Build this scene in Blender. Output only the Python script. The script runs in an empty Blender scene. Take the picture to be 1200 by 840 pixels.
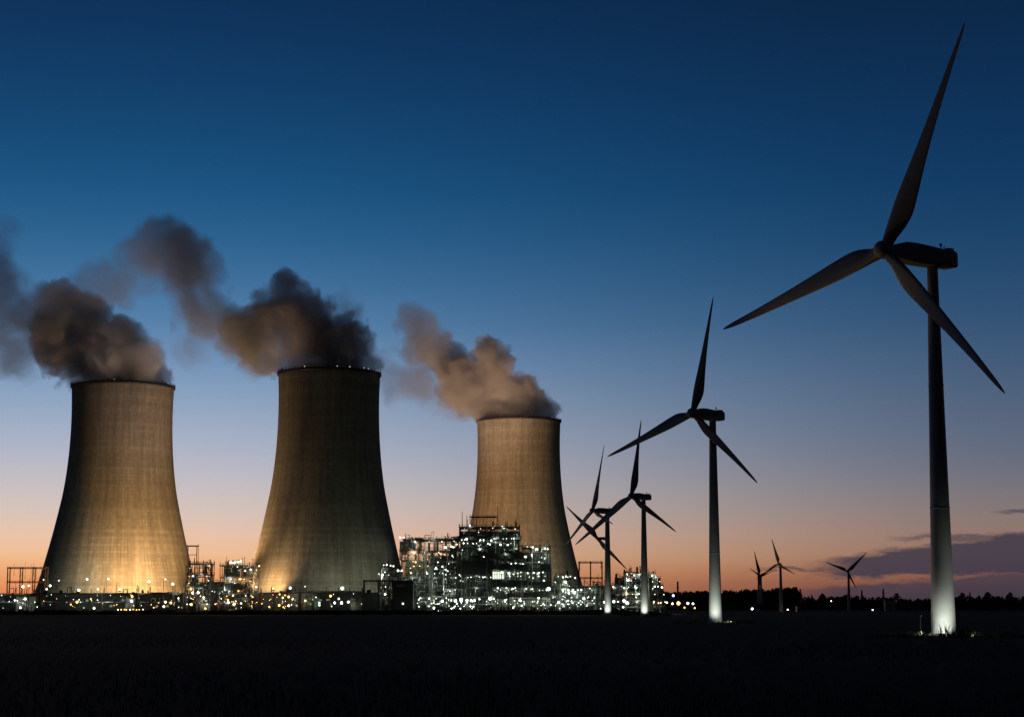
import bpy, bmesh, math, random
from mathutils import Vector, Matrix

# ------------------------------------------------------------------ camera, sky, sun, exposure
SC = bpy.context.scene
COL = SC.collection
FPX, EYE = 2150.0, 4.6                       # focal length in photo pixels, eye height
PITCH = math.atan(291.0 / FPX)
cam_d = bpy.data.cameras.new("camera")
cam_d.sensor_width = 36.0
cam_d.lens = FPX * 36.0 / 1200.0
cam_d.clip_start, cam_d.clip_end = 1.0, 60000.0
cam = bpy.data.objects.new("camera", cam_d)
COL.objects.link(cam)
cam.location = (0, 0, EYE)
cam.rotation_euler = (math.pi / 2 + PITCH, 0, 0)
SC.camera = cam

SC.view_settings.view_transform = 'Standard'
SC.view_settings.look = 'None'
SC.view_settings.exposure = 0.0
SC.view_settings.gamma = 1.0
SC.view_settings.use_curve_mapping = False
SC.cycles.use_denoising = True
SC.cycles.max_bounces = 4
SC.cycles.diffuse_bounces = 2
SC.cycles.glossy_bounces = 2
SC.cycles.volume_bounces = 3
SC.cycles.transparent_max_bounces = 16
SC.cycles.sample_clamp_indirect = 4.0
SC.cycles.use_light_tree = True


def lin(c):
    return tuple(((v / 255) / 12.92 if v / 255 <= .04045 else ((v / 255 + .055) / 1.055) ** 2.4) for v in c)


class NT:
    """small helper to write node trees"""
    def __init__(self, tree):
        self.t = tree
        tree.nodes.clear()

    def n(self, kind, **kw):
        nd = self.t.nodes.new(kind)
        for k, v in kw.items():
            setattr(nd, k, v)
        return nd

    def link(self, a, b):
        self.t.links.new(a, b)

    def put(self, sock, v):
        if isinstance(v, bpy.types.NodeSocket):
            self.t.links.new(v, sock)
        else:
            sock.default_value = v

    def m(self, op, a, b=0.0, c=0.0, clamp=False):
        nd = self.n('ShaderNodeMath', operation=op, use_clamp=clamp)
        self.put(nd.inputs[0], a)
        self.put(nd.inputs[1], b)
        self.put(nd.inputs[2], c)
        return nd.outputs[0]

    def vm(self, op, a, b=None, out=0):
        nd = self.n('ShaderNodeVectorMath', operation=op)
        self.put(nd.inputs[0], a)
        if b is not None:
            self.put(nd.inputs[1], b)
        return nd.outputs[out]

    def step(self, v, a, b, smooth=True):
        nd = self.n('ShaderNodeMapRange', interpolation_type='SMOOTHSTEP' if smooth else 'LINEAR')
        self.put(nd.inputs['Value'], v)
        self.put(nd.inputs['From Min'], a)
        self.put(nd.inputs['From Max'], b)
        return nd.outputs['Result']

    def mix(self, f, a, b, blend='MIX'):
        nd = self.n('ShaderNodeMix', data_type='RGBA', blend_type=blend)
        self.put(nd.inputs['Factor'], f)
        for s, v in ((nd.inputs[6], a), (nd.inputs[7], b)):
            self.put(s, v if isinstance(v, bpy.types.NodeSocket) else tuple(v) + ((1.0,) if len(v) == 3 else ()))
        return nd.outputs[2]

    def ramp(self, f, stops, interp='LINEAR'):
        nd = self.n('ShaderNodeValToRGB')
        cr = nd.color_ramp
        cr.interpolation = interp
        while len(cr.elements) > 1:
            cr.elements.remove(cr.elements[-1])
        cr.elements[0].position = stops[0][0]
        cr.elements[0].color = tuple(stops[0][1]) + (1,)
        for p, c in stops[1:]:
            e = cr.elements.new(p)
            e.color = tuple(c) + (1,)
        self.put(nd.inputs[0], f)
        return nd.outputs[0]

    def noise(self, vec, scale, detail=3.0, rough=.55, dist=0.0, out=0, dims='3D'):
        nd = self.n('ShaderNodeTexNoise', noise_dimensions=dims)
        self.put(nd.inputs['Vector'], vec)
        nd.inputs['Scale'].default_value = scale
        nd.inputs['Detail'].default_value = detail
        nd.inputs['Roughness'].default_value = rough
        nd.inputs['Distortion'].default_value = dist
        return nd.outputs[out]


SUN_AZ, SUN_EL = math.radians(-17.0), math.radians(1.0)      # where the sun went down, left behind the towers
world = bpy.data.worlds.new("World")
SC.world = world
world.use_nodes = True
W = NT(world.node_tree)
tc = W.n('ShaderNodeTexCoord').outputs['Generated']
d = W.vm('NORMALIZE', tc)
sx = W.n('ShaderNodeSeparateXYZ')
W.link(d, sx.inputs[0])
DX, DY, DZ = sx.outputs
elev = W.m('MULTIPLY', W.m('ARCSINE', DZ), 57.2958)
azim = W.m('MULTIPLY', W.m('ARCTAN2', DX, DY), 57.2958)
ef = W.m('MULTIPLY', elev, 1 / 40.0, clamp=True)
glow_side = [(0, (205, 118, 78)), (.5, (226, 140, 92)), (1.1, (238, 168, 116)), (1.75, (239, 192, 155)), (2.8, (216, 195, 184)),
             (4.5, (180, 183, 198)), (6.9, (128, 156, 189)), (9.3, (74, 120, 163)), (13.5, (23, 79, 124)),
             (18.3, (13, 50, 90)), (26, (7, 27, 52)), (39, (4, 12, 26))]
dark_side = [(0, (70, 46, 50)), (.5, (92, 62, 62)), (1.1, (138, 92, 76)), (1.75, (148, 113, 98)), (2.8, (133, 118, 116)),
             (4.5, (102, 108, 126)), (6.9, (72, 94, 123)), (9.3, (44, 78, 114)), (13.5, (16, 56, 96)),
             (18.3, (11, 39, 71)), (26, (6, 21, 40)), (39, (3, 9, 18))]


def smooth_stops(pts, n=31):
    """monotone cubic through the measured colours, so the sky has no bands"""
    xs_ = [p[0] for p in pts]
    out = []
    chans = []
    for k in range(3):
        y = [p[1][k] for p in pts]
        dl = [(y[i + 1] - y[i]) / (xs_[i + 1] - xs_[i]) for i in range(len(y) - 1)]
        mm = [dl[0]] + [0 if dl[i] * dl[i - 1] <= 0 else 2 * dl[i] * dl[i - 1] / (dl[i] + dl[i - 1]) for i in range(1, len(dl))] + [dl[-1]]
        chans.append((y, mm))
    for i in range(n):
        e = 40.0 * (i / (n - 1)) ** 2.0
        e = min(e, xs_[-1])
        j = max(0, min(len(xs_) - 2, sum(1 for v in xs_ if v <= e) - 1))
        h = xs_[j + 1] - xs_[j]
        t_ = (e - xs_[j]) / h
        c = []
        for y, mm in chans:
            v = ((2 * t_ ** 3 - 3 * t_ ** 2 + 1) * y[j] + (t_ ** 3 - 2 * t_ ** 2 + t_) * h * mm[j] + (-2 * t_ ** 3 + 3 * t_ ** 2) * y[j + 1]
                 + (t_ ** 3 - t_ ** 2) * h * mm[j + 1])
            c.append(max(0, v))
        out.append((i / (n - 1), lin(c)))
    return out


er = W.m('SQRT', ef)
cA = W.ramp(er, smooth_stops(glow_side))
cB = W.ramp(er, smooth_stops(dark_side))
away = W.m('ABSOLUTE', W.m('ADD', azim, 17.0))
sky = W.mix(W.step(away, 5.0, 34.0), cA, cB)
sky = W.mix(W.step(away, 40.0, 120.0), sky, W.mix(.93, sky, (0, 0, 0)))
# low cloud bank far off on the right
cv = W.n('ShaderNodeCombineXYZ')
W.link(W.m('MULTIPLY', azim, .34), cv.inputs[0])
W.link(W.m('MULTIPLY', elev, 1.5), cv.inputs[1])
cn = W.noise(cv.outputs[0], 1.9, 9, .68)
cn = W.m('SUBTRACT', cn, .5)
e2 = W.m('ADD', elev, W.m('MULTIPLY', cn, .72))
a2 = W.m('ADD', azim, W.m('MULTIPLY', cn, 2.4))
# main bank: top rises with azimuth
top = W.m('ADD', W.m('MULTIPLY', W.m('SUBTRACT', azim, 8.8), .135), 1.34)
bank = W.m('MULTIPLY', W.m('MULTIPLY', W.step(W.m('SUBTRACT', top, e2), -.09, .13), W.step(a2, 8.6, 10.6)),
           W.step(e2, .86, 1.02))
low = W.m('MULTIPLY', W.step(W.m('SUBTRACT', W.m('ADD', .55, W.m('MULTIPLY', W.m('SUBTRACT', azim, 9.0), .07)), e2), -.08, .12),
          W.step(a2, 7.2, 10.5))
streak = W.m('MULTIPLY', W.m('MULTIPLY', W.step(W.m('ABSOLUTE', W.m('SUBTRACT', e2, 2.08)), .14, .02), W.step(a2, 11.2, 12.8)), .72)
wisp = W.m('MULTIPLY', W.m('MULTIPLY', W.step(W.m('ABSOLUTE', W.m('SUBTRACT', e2, 1.13)), .08, .02),
                           W.m('MULTIPLY', W.step(azim, 7.0, 8.4), W.step(azim, 11.5, 9.5))), .7)
wisp2 = W.m('MULTIPLY', W.m('MULTIPLY', W.step(W.m('ABSOLUTE', W.m('SUBTRACT', e2, 2.86)), .1, .02), W.step(a2, 14.6, 15.4)), .75)
rside = W.step(azim, 40.0, 24.0)
cl = W.m('MULTIPLY', W.m('MAXIMUM', W.m('MAXIMUM', bank, W.m('MULTIPLY', low, .85)), W.m('MAXIMUM', W.m('MAXIMUM', streak, wisp2), wisp)), rside)
sky = W.mix(W.m('MULTIPLY', cl, .91), sky, lin((60, 58, 74)))
nish = W.n('ShaderNodeTexSky', sky_type='NISHITA', sun_disc=False)
nish.sun_elevation = SUN_EL
nish.sun_rotation = SUN_AZ
bgA = W.n('ShaderNodeBackground')
W.link(sky, bgA.inputs[0])
bgA.inputs[1].default_value = 1.0
bgB = W.n('ShaderNodeBackground')
W.link(nish.outputs[0], bgB.inputs[0])
bgB.inputs[1].default_value = 0.0004
ad = W.n('ShaderNodeAddShader')
W.link(bgA.outputs[0], ad.inputs[0])
W.link(bgB.outputs[0], ad.inputs[1])
wo = W.n('ShaderNodeOutputWorld')
W.link(ad.outputs[0], wo.inputs[0])

sun_d = bpy.data.lights.new("sun", 'SUN')
sun_d.energy = 0.03
sun_d.angle = math.radians(4)
sun_d.color = (1.0, .55, .3)
sun = bpy.data.objects.new("sun", sun_d)
COL.objects.link(sun)
sv = Vector((math.sin(SUN_AZ) * math.cos(SUN_EL), math.cos(SUN_AZ) * math.cos(SUN_EL), math.sin(SUN_EL)))
sun.rotation_euler = (-sv).to_track_quat('-Z', 'Y').to_euler()
sun.location = (0, 0, 400)


# ------------------------------------------------------------------ helpers
def ray(px, py):
    a, b = px - 600.0, 420.0 - py
    return Vector((a, FPX * math.cos(PITCH) - b * math.sin(PITCH), FPX * math.sin(PITCH) + b * math.cos(PITCH)))


def at(px, py, D):
    """the point that lies on the sight line through a photo pixel, D metres ahead"""
    r = ray(px, py)
    return Vector((0, 0, EYE)) + r * (D / r.y)


def X(px, D, py=711):
    return at(px, py, D).x


def Z(py, D):
    return at(600, py, D).z


class MB:
    """collects boxes, bars and tubes; build() links them as ONE mesh object"""
    def __init__(self):
        self.v, self.f, self.s = [], [], []

    def box(self, x0, x1, y0, y1, z0, z1):
        b = len(self.v)
        self.v += [(x0, y0, z0), (x1, y0, z0), (x1, y1, z0), (x0, y1, z0), (x0, y0, z1), (x1, y0, z1), (x1, y1, z1), (x0, y1, z1)]
        for q in ((3, 2, 1, 0), (4, 5, 6, 7), (0, 1, 5, 4), (1, 2, 6, 5), (2, 3, 7, 6), (3, 0, 4, 7)):
            self.f.append(tuple(b + i for i in q))
            self.s.append(False)

    def ring_tube(self, rings, cap=True, smooth=True):
        """rings: list of equal-length vertex loops"""
        n = len(rings[0])
        b = len(self.v)
        for r in rings:
            self.v += [tuple(p) for p in r]
        for i in range(len(rings) - 1):
            for j in range(n):
                k = (j + 1) % n
                self.f.append((b + i * n + j, b + i * n + k, b + (i + 1) * n + k, b + (i + 1) * n + j))
                self.s.append(smooth)
        if cap:
            self.f.append(tuple(b + j for j in reversed(range(n))))
            self.f.append(tuple(b + (len(rings) - 1) * n + j for j in range(n)))
            self.s += [False, False]

    def bar(self, p, q, r, n=6, r2=None):
        p, q = Vector(p), Vector(q)
        d = (q - p)
        if d.length < 1e-6:
            return
        d.normalize()
        u = d.orthogonal().normalized()
        w = d.cross(u)
        r2 = r if r2 is None else r2
        off = math.pi / n
        mk = lambda c, rr: [c + u * (rr * math.cos(off + 2 * math.pi * j / n)) + w * (rr * math.sin(off + 2 * math.pi * j / n)) for j in range(n)]
        self.ring_tube([mk(p, r), mk(q, r2)], smooth=n > 5)

    def path(self, pts, r, n=8):
        for a, b in zip(pts, pts[1:]):
            self.bar(a, b, r, n)
        for p in pts[1:-1]:
            self.ball(p, r * 1.03, 6, 4)

    def lathe(self, prof, c=(0, 0, 0), n=16, axis='Z', cap=True):
        """prof: (radius, height) pairs"""
        rings = []
        for r, h in prof:
            loop = []
            for j in range(n):
                a = 2 * math.pi * j / n
                if axis == 'Z':
                    loop.append((c[0] + r * math.cos(a), c[1] + r * math.sin(a), c[2] + h))
                elif axis == 'X':
                    loop.append((c[0] + h, c[1] + r * math.cos(a), c[2] + r * math.sin(a)))
                else:
                    loop.append((c[0] + r * math.sin(a), c[1] + h, c[2] + r * math.cos(a)))
            rings.append(loop)
        self.ring_tube(rings, cap)

    def ball(self, c, r, n=8, m=6):
        prof = [(max(r * math.sin(math.pi * i / m), r * .02), -r * math.cos(math.pi * i / m)) for i in range(m + 1)]
        self.lathe(prof, c, n)

    def build(self, name, mat, parent=None, loc=None):
        me = bpy.data.meshes.new(name)
        me.from_pydata([tuple(v) for v in self.v], [], self.f)
        me.polygons.foreach_set('use_smooth', self.s)
        if mat:
            me.materials.append(mat)
        me.update()
        return link(name, me, parent, loc)


def link(name, me, parent=None, loc=None):
    o = bpy.data.objects.new(name, me)
    COL.objects.link(o)
    if parent:
        o.parent = parent
    if loc is not None:
        o.location = loc
    return o


def tag(o, label=None, cat=None, group=None, kind=None):
    for k, v in (('label', label), ('category', cat), ('group', group), ('kind', kind)):
        if v:
            o[k] = v
    return o


def thing(name, label, cat, loc=(0, 0, 0), rz=0.0, group=None):
    o = bpy.data.objects.new(name, None)
    o.empty_display_size = 2
    COL.objects.link(o)
    o.location = loc
    o.rotation_euler = (0, 0, rz)
    return tag(o, label, cat, group)


def copy_tree(o, parent=None):
    c = o.copy()
    COL.objects.link(c)
    if parent:
        c.parent = parent
    for ch in list(o.children):
        copy_tree(ch, c)
    return c


# ------------------------------------------------------------------ materials
def pbr(name, col, rough=.6, metal=0.0, var=.25, scale=.4, bump=0.0, spec=None):
    m = bpy.data.materials.new(name)
    m.use_nodes = True
    T = NT(m.node_tree)
    co = T.n('ShaderNodeTexCoord').outputs['Object']
    n1 = T.noise(co, scale, 5, .6)
    f = T.m('ADD', T.m('MULTIPLY', n1, 2 * var), 1 - var)
    c = T.mix(1.0, col, (1, 1, 1))
    hs = T.n('ShaderNodeHueSaturation')
    hs.inputs['Color'].default_value = tuple(col) + (1,)
    T.link(f, hs.inputs['Value'])
    p = T.n('ShaderNodeBsdfPrincipled')
    T.link(hs.outputs[0], p.inputs['Base Color'])
    p.inputs['Roughness'].default_value = rough
    p.inputs['Metallic'].default_value = metal
    if bump:
        b = T.n('ShaderNodeBump')
        b.inputs['Strength'].default_value = bump
        T.link(T.noise(co, scale * 6, 4, .6), b.inputs['Height'])
        T.link(b.outputs[0], p.inputs['Normal'])
    o = T.n('ShaderNodeOutputMaterial')
    T.link(p.outputs[0], o.inputs[0])
    return m


def emit(name, col, s):
    m = bpy.data.materials.new(name)
    m.use_nodes = True
    T = NT(m.node_tree)
    e = T.n('ShaderNodeEmission')
    e.inputs[0].default_value = tuple(col) + (1,)
    e.inputs[1].default_value = s
    o = T.n('ShaderNodeOutputMaterial')
    T.link(e.outputs[0], o.inputs[0])
    return m


M = dict(
    steel=pbr('painted_steel', (.10, .10, .10), .55, .3),
    dark=pbr('dark_steel', (.045, .045, .05), .6, .2),
    galv=pbr('galvanised_pipe', (.42, .43, .42), .45, .5),
    lag=pbr('lagged_pipe', (.5, .49, .45), .5, .2),
    green=pbr('green_painted_vessel', (.16, .24, .19), .5),
    cream=pbr('pale_vessel_paint', (.55, .54, .48), .5),
    deck=pbr('steel_grating', (.13, .13, .13), .7, .2),
    clad=pbr('dark_cladding', (.075, .08, .08), .6),
    screen=pbr('weathered_cladding', (.13, .14, .13), .7, 0, .5, .15),
    paleclad=pbr('pale_cladding', (.36, .38, .34), .6),
    conc=pbr('plain_concrete', (.32, .31, .29), .85, bump=.3),
    white=pbr('turbine_white_paint', (.50, .51, .50), .5, 0, .14, .35),
    blade=pbr('blade_gelcoat', (.34, .34, .33), .4, 0, .08, .1),
    rust=pbr('rust_red_steel', (.22, .10, .06), .7),
    bark=pbr('bark', (.06, .05, .04), .9),
    leaf=pbr('dark_foliage', (.030, .042, .026), .9, 0, .5, .2),
    leaf2=pbr('dark_needles', (.022, .032, .024), .9, 0, .5, .2),
    grass=pbr('pale_dry_grass', (.16, .16, .10), .9, 0, .4, .5),
    brick=pbr('dull_brick', (.20, .13, .10), .85),
    letter=pbr('faded_lettering', (.5, .5, .5), .7),
    tyre=pbr('rubber', (.02, .02, .02), .9),
    lampW=emit('lamp_white', (.90, 1.0, .90), 8),
    lampG=emit('lamp_greenish', (.80, 1.0, .78), 8),
    lampY=emit('lamp_warm', (1.0, .84, .55), 8),
    lampO=emit('lamp_sodium', (1.0, .46, .10), 7),
    lampB=emit('lamp_bluish', (.62, .84, 1.0), 8),
    lampD=emit('lamp_dim', (.9, 1.0, .88), 2.2),
    winD=emit('dim_window_glass', (.75, .9, .7), .22),
    winY=emit('amber_window_glass', (1.0, .5, .15), .45),
    winW=emit('lit_window_glass', (.80, .92, .70), 1.3),
)


def shell_material():
    m = bpy.data.materials.new('tower_concrete')
    m.use_nodes = True
    T = NT(m.node_tree)
    uv = T.n('ShaderNodeUVMap', uv_map='UVMap').outputs[0]
    co = T.n('ShaderNodeTexCoord').outputs['Object']
    s = T.n('ShaderNodeSeparateXYZ')
    T.link(uv, s.inputs[0])
    u, v = s.outputs[0], s.outputs[1]          # u in panels round the shell, v in lifts

    def line(x, w):
        fr = T.m('FRACT', x)
        dd = T.m('ABSOLUTE', T.m('SUBTRACT', fr, .5))
        return T.step(dd, .5 - w, .5 - w * .35)
    rib, lift = line(u, .17), line(v, .17)
    grid = T.m('MAXIMUM', rib, T.m('MULTIPLY', lift, .85))
    cell = T.n('ShaderNodeTexWhiteNoise', noise_dimensions='2D')
    fl = T.vm('FLOOR', uv)
    T.link(fl, cell.inputs['Vector'])
    st = T.n('ShaderNodeMapping')
    T.link(uv, st.inputs['Vector'])
    st.inputs['Scale'].default_value = (.16, .012, 1)
    stain = T.noise(st.outputs[0], 3.2, 6, .65)
    st2 = T.n('ShaderNodeMapping')
    T.link(uv, st2.inputs['Vector'])
    st2.inputs['Scale'].default_value = (.9, .03, 1)
    stain2 = T.noise(st2.outputs[0], 2.0, 4, .6)
    blot = T.noise(co, .035, 6, .62)
    lv = T.n('ShaderNodeTexWhiteNoise', noise_dimensions='1D')
    T.link(T.m('FLOOR', v), lv.inputs['W'])
    val = T.m('MULTIPLY', T.m('ADD', .30, T.m('MULTIPLY', stain, 1.4)), T.m('ADD', .72, T.m('MULTIPLY', blot, .56)))
    val = T.m('MULTIPLY', val, T.m('ADD', .70, T.m('MULTIPLY', stain2, .60)))
    val = T.m('MULTIPLY', val, T.m('ADD', .90, T.m('MULTIPLY', cell.outputs['Value'], .20)))
    val = T.m('MULTIPLY', val, T.m('ADD', .90, T.m('MULTIPLY', lv.outputs['Value'], .20)))
    val = T.m('MULTIPLY', val, T.m('SUBTRACT', 1.0, T.m('MULTIPLY', T.m('MULTIPLY', grid, T.step(blot, .42, .68)), .30)))
    hs = T.n('ShaderNodeHueSaturation')
    hs.inputs['Color'].default_value = (.36, .335, .285, 1)
    T.link(val, hs.inputs['Value'])
    p = T.n('ShaderNodeBsdfPrincipled')
    p.inputs['Roughness'].default_value = .9
    T.link(hs.outputs[0], p.inputs['Base Color'])
    b = T.n('ShaderNodeBump')
    b.inputs['Strength'].default_value = .14
    b.inputs['Distance'].default_value = .5
    T.link(T.m('SUBTRACT', T.m('MULTIPLY', cell.outputs['Value'], .15), grid), b.inputs['Height'])
    T.link(b.outputs[0], p.inputs['Normal'])
    o = T.n('ShaderNodeOutputMaterial')
    T.link(p.outputs[0], o.inputs[0])
    return m


M['shell'] = shell_material()


def ground_material():
    m = bpy.data.materials.new('field_soil_and_stubble')
    m.use_nodes = True
    T = NT(m.node_tree)
    g = T.n('ShaderNodeNewGeometry').outputs['Position']
    mp = T.n('ShaderNodeMapping')
    T.link(g, mp.inputs['Vector'])
    mp.inputs['Scale'].default_value = (.02, .12, 1)
    a = T.noise(mp.outputs[0], 1.0, 6, .65)
    b = T.noise(g, 1.3, 5, .6)
    f = T.m('MULTIPLY', T.m('ADD', a, b), .5)
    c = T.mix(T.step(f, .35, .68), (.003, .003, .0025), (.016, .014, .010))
    p = T.n('ShaderNodeBsdfPrincipled')
    p.inputs['Roughness'].default_value = 1.0
    p.inputs['Specular IOR Level'].default_value = 0.05
    T.link(c, p.inputs['Base Color'])
    bp = T.n('ShaderNodeBump')
    bp.inputs['Strength'].default_value = .6
    T.link(f, bp.inputs['Height'])
    T.link(bp.outputs[0], p.inputs['Normal'])
    o = T.n('ShaderNodeOutputMaterial')
    T.link(p.outputs[0], o.inputs[0])
    return m


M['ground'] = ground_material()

# ------------------------------------------------------------------ ground
rng = random.Random(5)
ys = [-60, -20, 0] + [6 * 1.09 ** i for i in range(0, 62)] + [2000, 4000, 9000, 20000, 45000]
xs = [-40000, -12000, -5000, -2500] + [i * 40.0 for i in range(-40, 41)] + [2500, 5000, 12000, 40000]
gm = MB()
for yy in ys:
    for xx in xs:
        hgt = 0.0
        if abs(xx) < 1700 and 20 < yy < 280:
            hgt = .22 * math.sin(xx * .031 + yy * .05) + .16 * math.sin(xx * .07 - yy * .023 + 1.3) - .1
        gm.v.append((xx, yy, hgt))
nx = len(xs)
for i in range(len(ys) - 1):
    for j in range(nx - 1):
        gm.f.append((i * nx + j, i * nx + j + 1, (i + 1) * nx + j + 1, (i + 1) * nx + j))
        gm.s.append(True)
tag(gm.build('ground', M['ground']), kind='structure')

# low earth bank in front of the plant
bk = MB()
rows = []
for i in range(0, 141):
    xx = X(-60, 1135) + i * (X(792, 1135) - X(-60, 1135)) / 140
    h = 2.5 + .35 * math.sin(i * .37) + rng.uniform(-.25, .3)
    if i > 134:
        h *= (140 - i) / 6
    rows.append([(xx, 1126, -.3), (xx, 1132, h * .8), (xx, 1135, h), (xx, 1139, h * .85), (xx, 1147, -.3)])
bk.v = [p for r in rows for p in r]
for i in range(len(rows) - 1):
    for j in range(4):
        bk.f.append((i * 5 + j, (i + 1) * 5 + j, (i + 1) * 5 + j + 1, i * 5 + j + 1))
        bk.s.append(True)
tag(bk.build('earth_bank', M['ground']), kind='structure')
yard = MB()
yard.box(X(-90, 1400), X(790, 1250), 1150, 1700, -.5, .02)
tag(yard.build('plant_yard', M['conc']), kind='structure')


# ------------------------------------------------------------------ lamps and floodlights
def spot(parent_loc, target, power, col, size, blend=.6, radius=1.0, name='flood_beam'):
    d = bpy.data.lights.new(name, 'SPOT')
    d.energy = power
    d.color = col
    d.spot_size = math.radians(size)
    d.spot_blend = blend
    d.shadow_soft_size = radius
    o = bpy.data.objects.new(name, d)
    COL.objects.link(o)
    o.location = parent_loc
    o.rotation_euler = (Vector(target) - Vector(parent_loc)).to_track_quat('-Z', 'Y').to_euler()
    return o


WARM, WARM2, COOL = (1.0, .57, .235), (1.0, .54, .24), (.95, 1.0, .74)


def flood_mast(px, D, z, target, power, col, size, label, lampmat, r=.9, blend=.7, lampr=.8):
    """a mast with a floodlight head, and the light it gives"""
    x = X(px, D)
    t = thing('floodlight_mast', label, 'floodlight', (x, D, 0), 0, 'floodlight masts round the cooling towers')
    m = MB()
    m.bar((0, 0, 0), (0, 0, z - .6), .22, 8, .13)
    m.box(-.5, .5, -.5, .5, 0, .3)
    m.build('mast', M['steel'], t)
    dirv = (Vector(target) - Vector((x, D, z))).normalized()
    h = MB()
    h.bar(Vector((0, 0, z)) - dirv * .9, Vector((0, 0, z)) - dirv * .1, .35, 10, .85)
    h.bar((0, 0, z - .8), Vector((0, 0, z)) - dirv * .5, .12, 6)
    h.build('housing', M['dark'], t)
    g = MB()
    g.ball((0, -.5, z + .55), lampr, 10, 8)
    g.build('lamp', lampmat, t)
    spot(Vector((x, D, z)) + dirv * 1.2, target, power, col, size, blend, r)
    return t


# ------------------------------------------------------------------ cooling towers
PROF = [(0.058, 96.0), (0.10, 92.3), (.17, 87.0), (.25, 81.4), (.34, 75.5), (.43, 70.2), (.52, 65.2), (.61, 61.9), (.70, 59.7),
        (.78, 58.6), (.85, 58.2), (.92, 58.4), (1.0, 59.2)]


def prof_r(f):
    pts = PROF
    for (a, ra), (b, rb) in zip(pts, pts[1:]):
        if f <= b:
            k = (f - a) / (b - a)
            return ra + (rb - ra) * k
    return pts[-1][1]


def smooth_r(f):
    return sum(prof_r(min(1, max(.058, f + dx))) for dx in (-.03, -.015, 0, .015, .03)) / 5


def cooling_tower(cpx, ctop, D, mpp, top_y, label):
    base = at(cpx, 700, D)
    H = at(600, top_y, D).z
    t = thing('cooling_tower', label, 'cooling tower', (base.x, D, 0), 0, 'cooling towers of the power station')
    n, NL, thick = 144, 64, 1.1
    k = mpp
    prof = [(smooth_r(.058 + (1 - .058) * i / NL) * k, H * (.058 + (1 - .058) * i / NL)) for i in range(NL + 1)]
    me = bpy.data.meshes.new('shell')
    v, f, uvs = [], [], []
    panels, lifts = 132, H / 2.55
    for r, z in prof:
        for j in range(n):
            a = 2 * math.pi * j / n
            v.append((r * math.cos(a), r * math.sin(a), z))
    no = len(v)
    for r, z in prof:
        for j in range(n):
            a = 2 * math.pi * j / n
            v.append(((r - thick) * math.cos(a), (r - thick) * math.sin(a), z))
    for i in range(NL):
        for j in range(n):
            q = (j + 1) % n
            f.append((i * n + j, i * n + q, (i + 1) * n + q, (i + 1) * n + j))
            uvs.append([(j, i), (j + 1, i), (j + 1, i + 1), (j, i + 1)])
    for i in range(NL):
        for j in range(n):
            q = (j + 1) % n
            f.append((no + (i + 1) * n + j, no + (i + 1) * n + q, no + i * n + q, no + i * n + j))
            uvs.append([(j, i + 1), (j + 1, i + 1), (j + 1, i), (j, i)])
    for j in range(n):
        q = (j + 1) % n
        f.append((NL * n + j, NL * n + q, no + NL * n + q, no + NL * n + j))
        uvs.append([(j, NL)] * 4)
        f.append((no + j, no + q, q, j))
        uvs.append([(j, 0)] * 4)
    me.from_pydata(v, [], f)
    ul = me.uv_layers.new(name='UVMap')
    li = 0
    for fu in uvs:
        for a, b in fu:
            ul.data[li].uv = (a * panels / n, b * lifts / NL)
            li += 1
    me.polygons.foreach_set('use_smooth', [True] * (2 * NL * n) + [False] * (2 * n))
    me.materials.append(M['shell'])
    me.update()
    link('shell', me, t)
    rt = prof[-1][0]
    rim = MB()
    rim.lathe([(rt - .2, H - 1.6), (rt + .9, H - 1.4), (rt + .9, H + .25), (rt - 1.4, H + .25), (rt - 1.4, H - .2)], n=n, cap=False)
    rim.build('rim_beam', M['dark'], t)
    ra = MB()
    rl = random.Random(int(cpx))
    for j in range(72):
        a = 2 * math.pi * j / 72
        p = Vector(((rt + .6) * math.cos(a), (rt + .6) * math.sin(a), H + .2))
        ra.bar(p, p + Vector((0, 0, 1.3 + rl.random() * .5)), .13, 4)
        if rl.random() < .3:
            ra.box(p.x - .4, p.x + .4, p.y - .4, p.y + .4, H + .3, H + 1.1)
        q = 2 * math.pi * (j + 1) / 72
        p2 = Vector(((rt + .6) * math.cos(q), (rt + .6) * math.sin(q), H + .2))
        for dz in (.75, 1.4):
            ra.bar(p + Vector((0, 0, dz)), p2 + Vector((0, 0, dz)), .07, 4)
    ra.build('railing', M['dark'], t)
    # raking legs under the shell
    lg = MB()
    r0, z0 = prof[0]
    me_leg = None
    for j in range(40):
        a0 = 2 * math.pi * j / 40
        dirs = (1, -1)
        b = MB()
        for s in dirs:
            a1 = a0 + s * math.pi / 40
            b.bar(((r0 + 2.2) * math.cos(a0) - (r0 + 2.2) * 0, (r0 + 2.2) * math.sin(a0), 0), ((r0 - .4) * math.cos(a1), (r0 - .4) * math.sin(a1), z0 + .3), .55, 6)
        b.build('raking_leg', M['conc'], t)
    ba = MB()
    ba.lathe([(r0 + 4, 0), (r0 + 4, 1.2), (r0 + 3.2, 1.2), (r0 + 3.2, .1)], n=72, cap=False)
    ba.build('basin_wall', M['conc'], t)
    return t, H, rt


K1 = 1300 / FPX
tw1, H1, R1 = cooling_tower(137.3, 142.5, 1300, K1, 453, 'pale lit cooling tower at the far left, shorter than the darker one beside it')
tw2, H2, R2 = cooling_tower(382.5, 385.5, 1265, K1 * .985, 438, 'tallest, darkest cooling tower, between two paler ones')
tw3, H3, R3 = cooling_tower(608.0, 609, 1545, K1 * .985, 493, 'farthest cooling tower, amber lit, rising behind the bright process plant')

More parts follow.
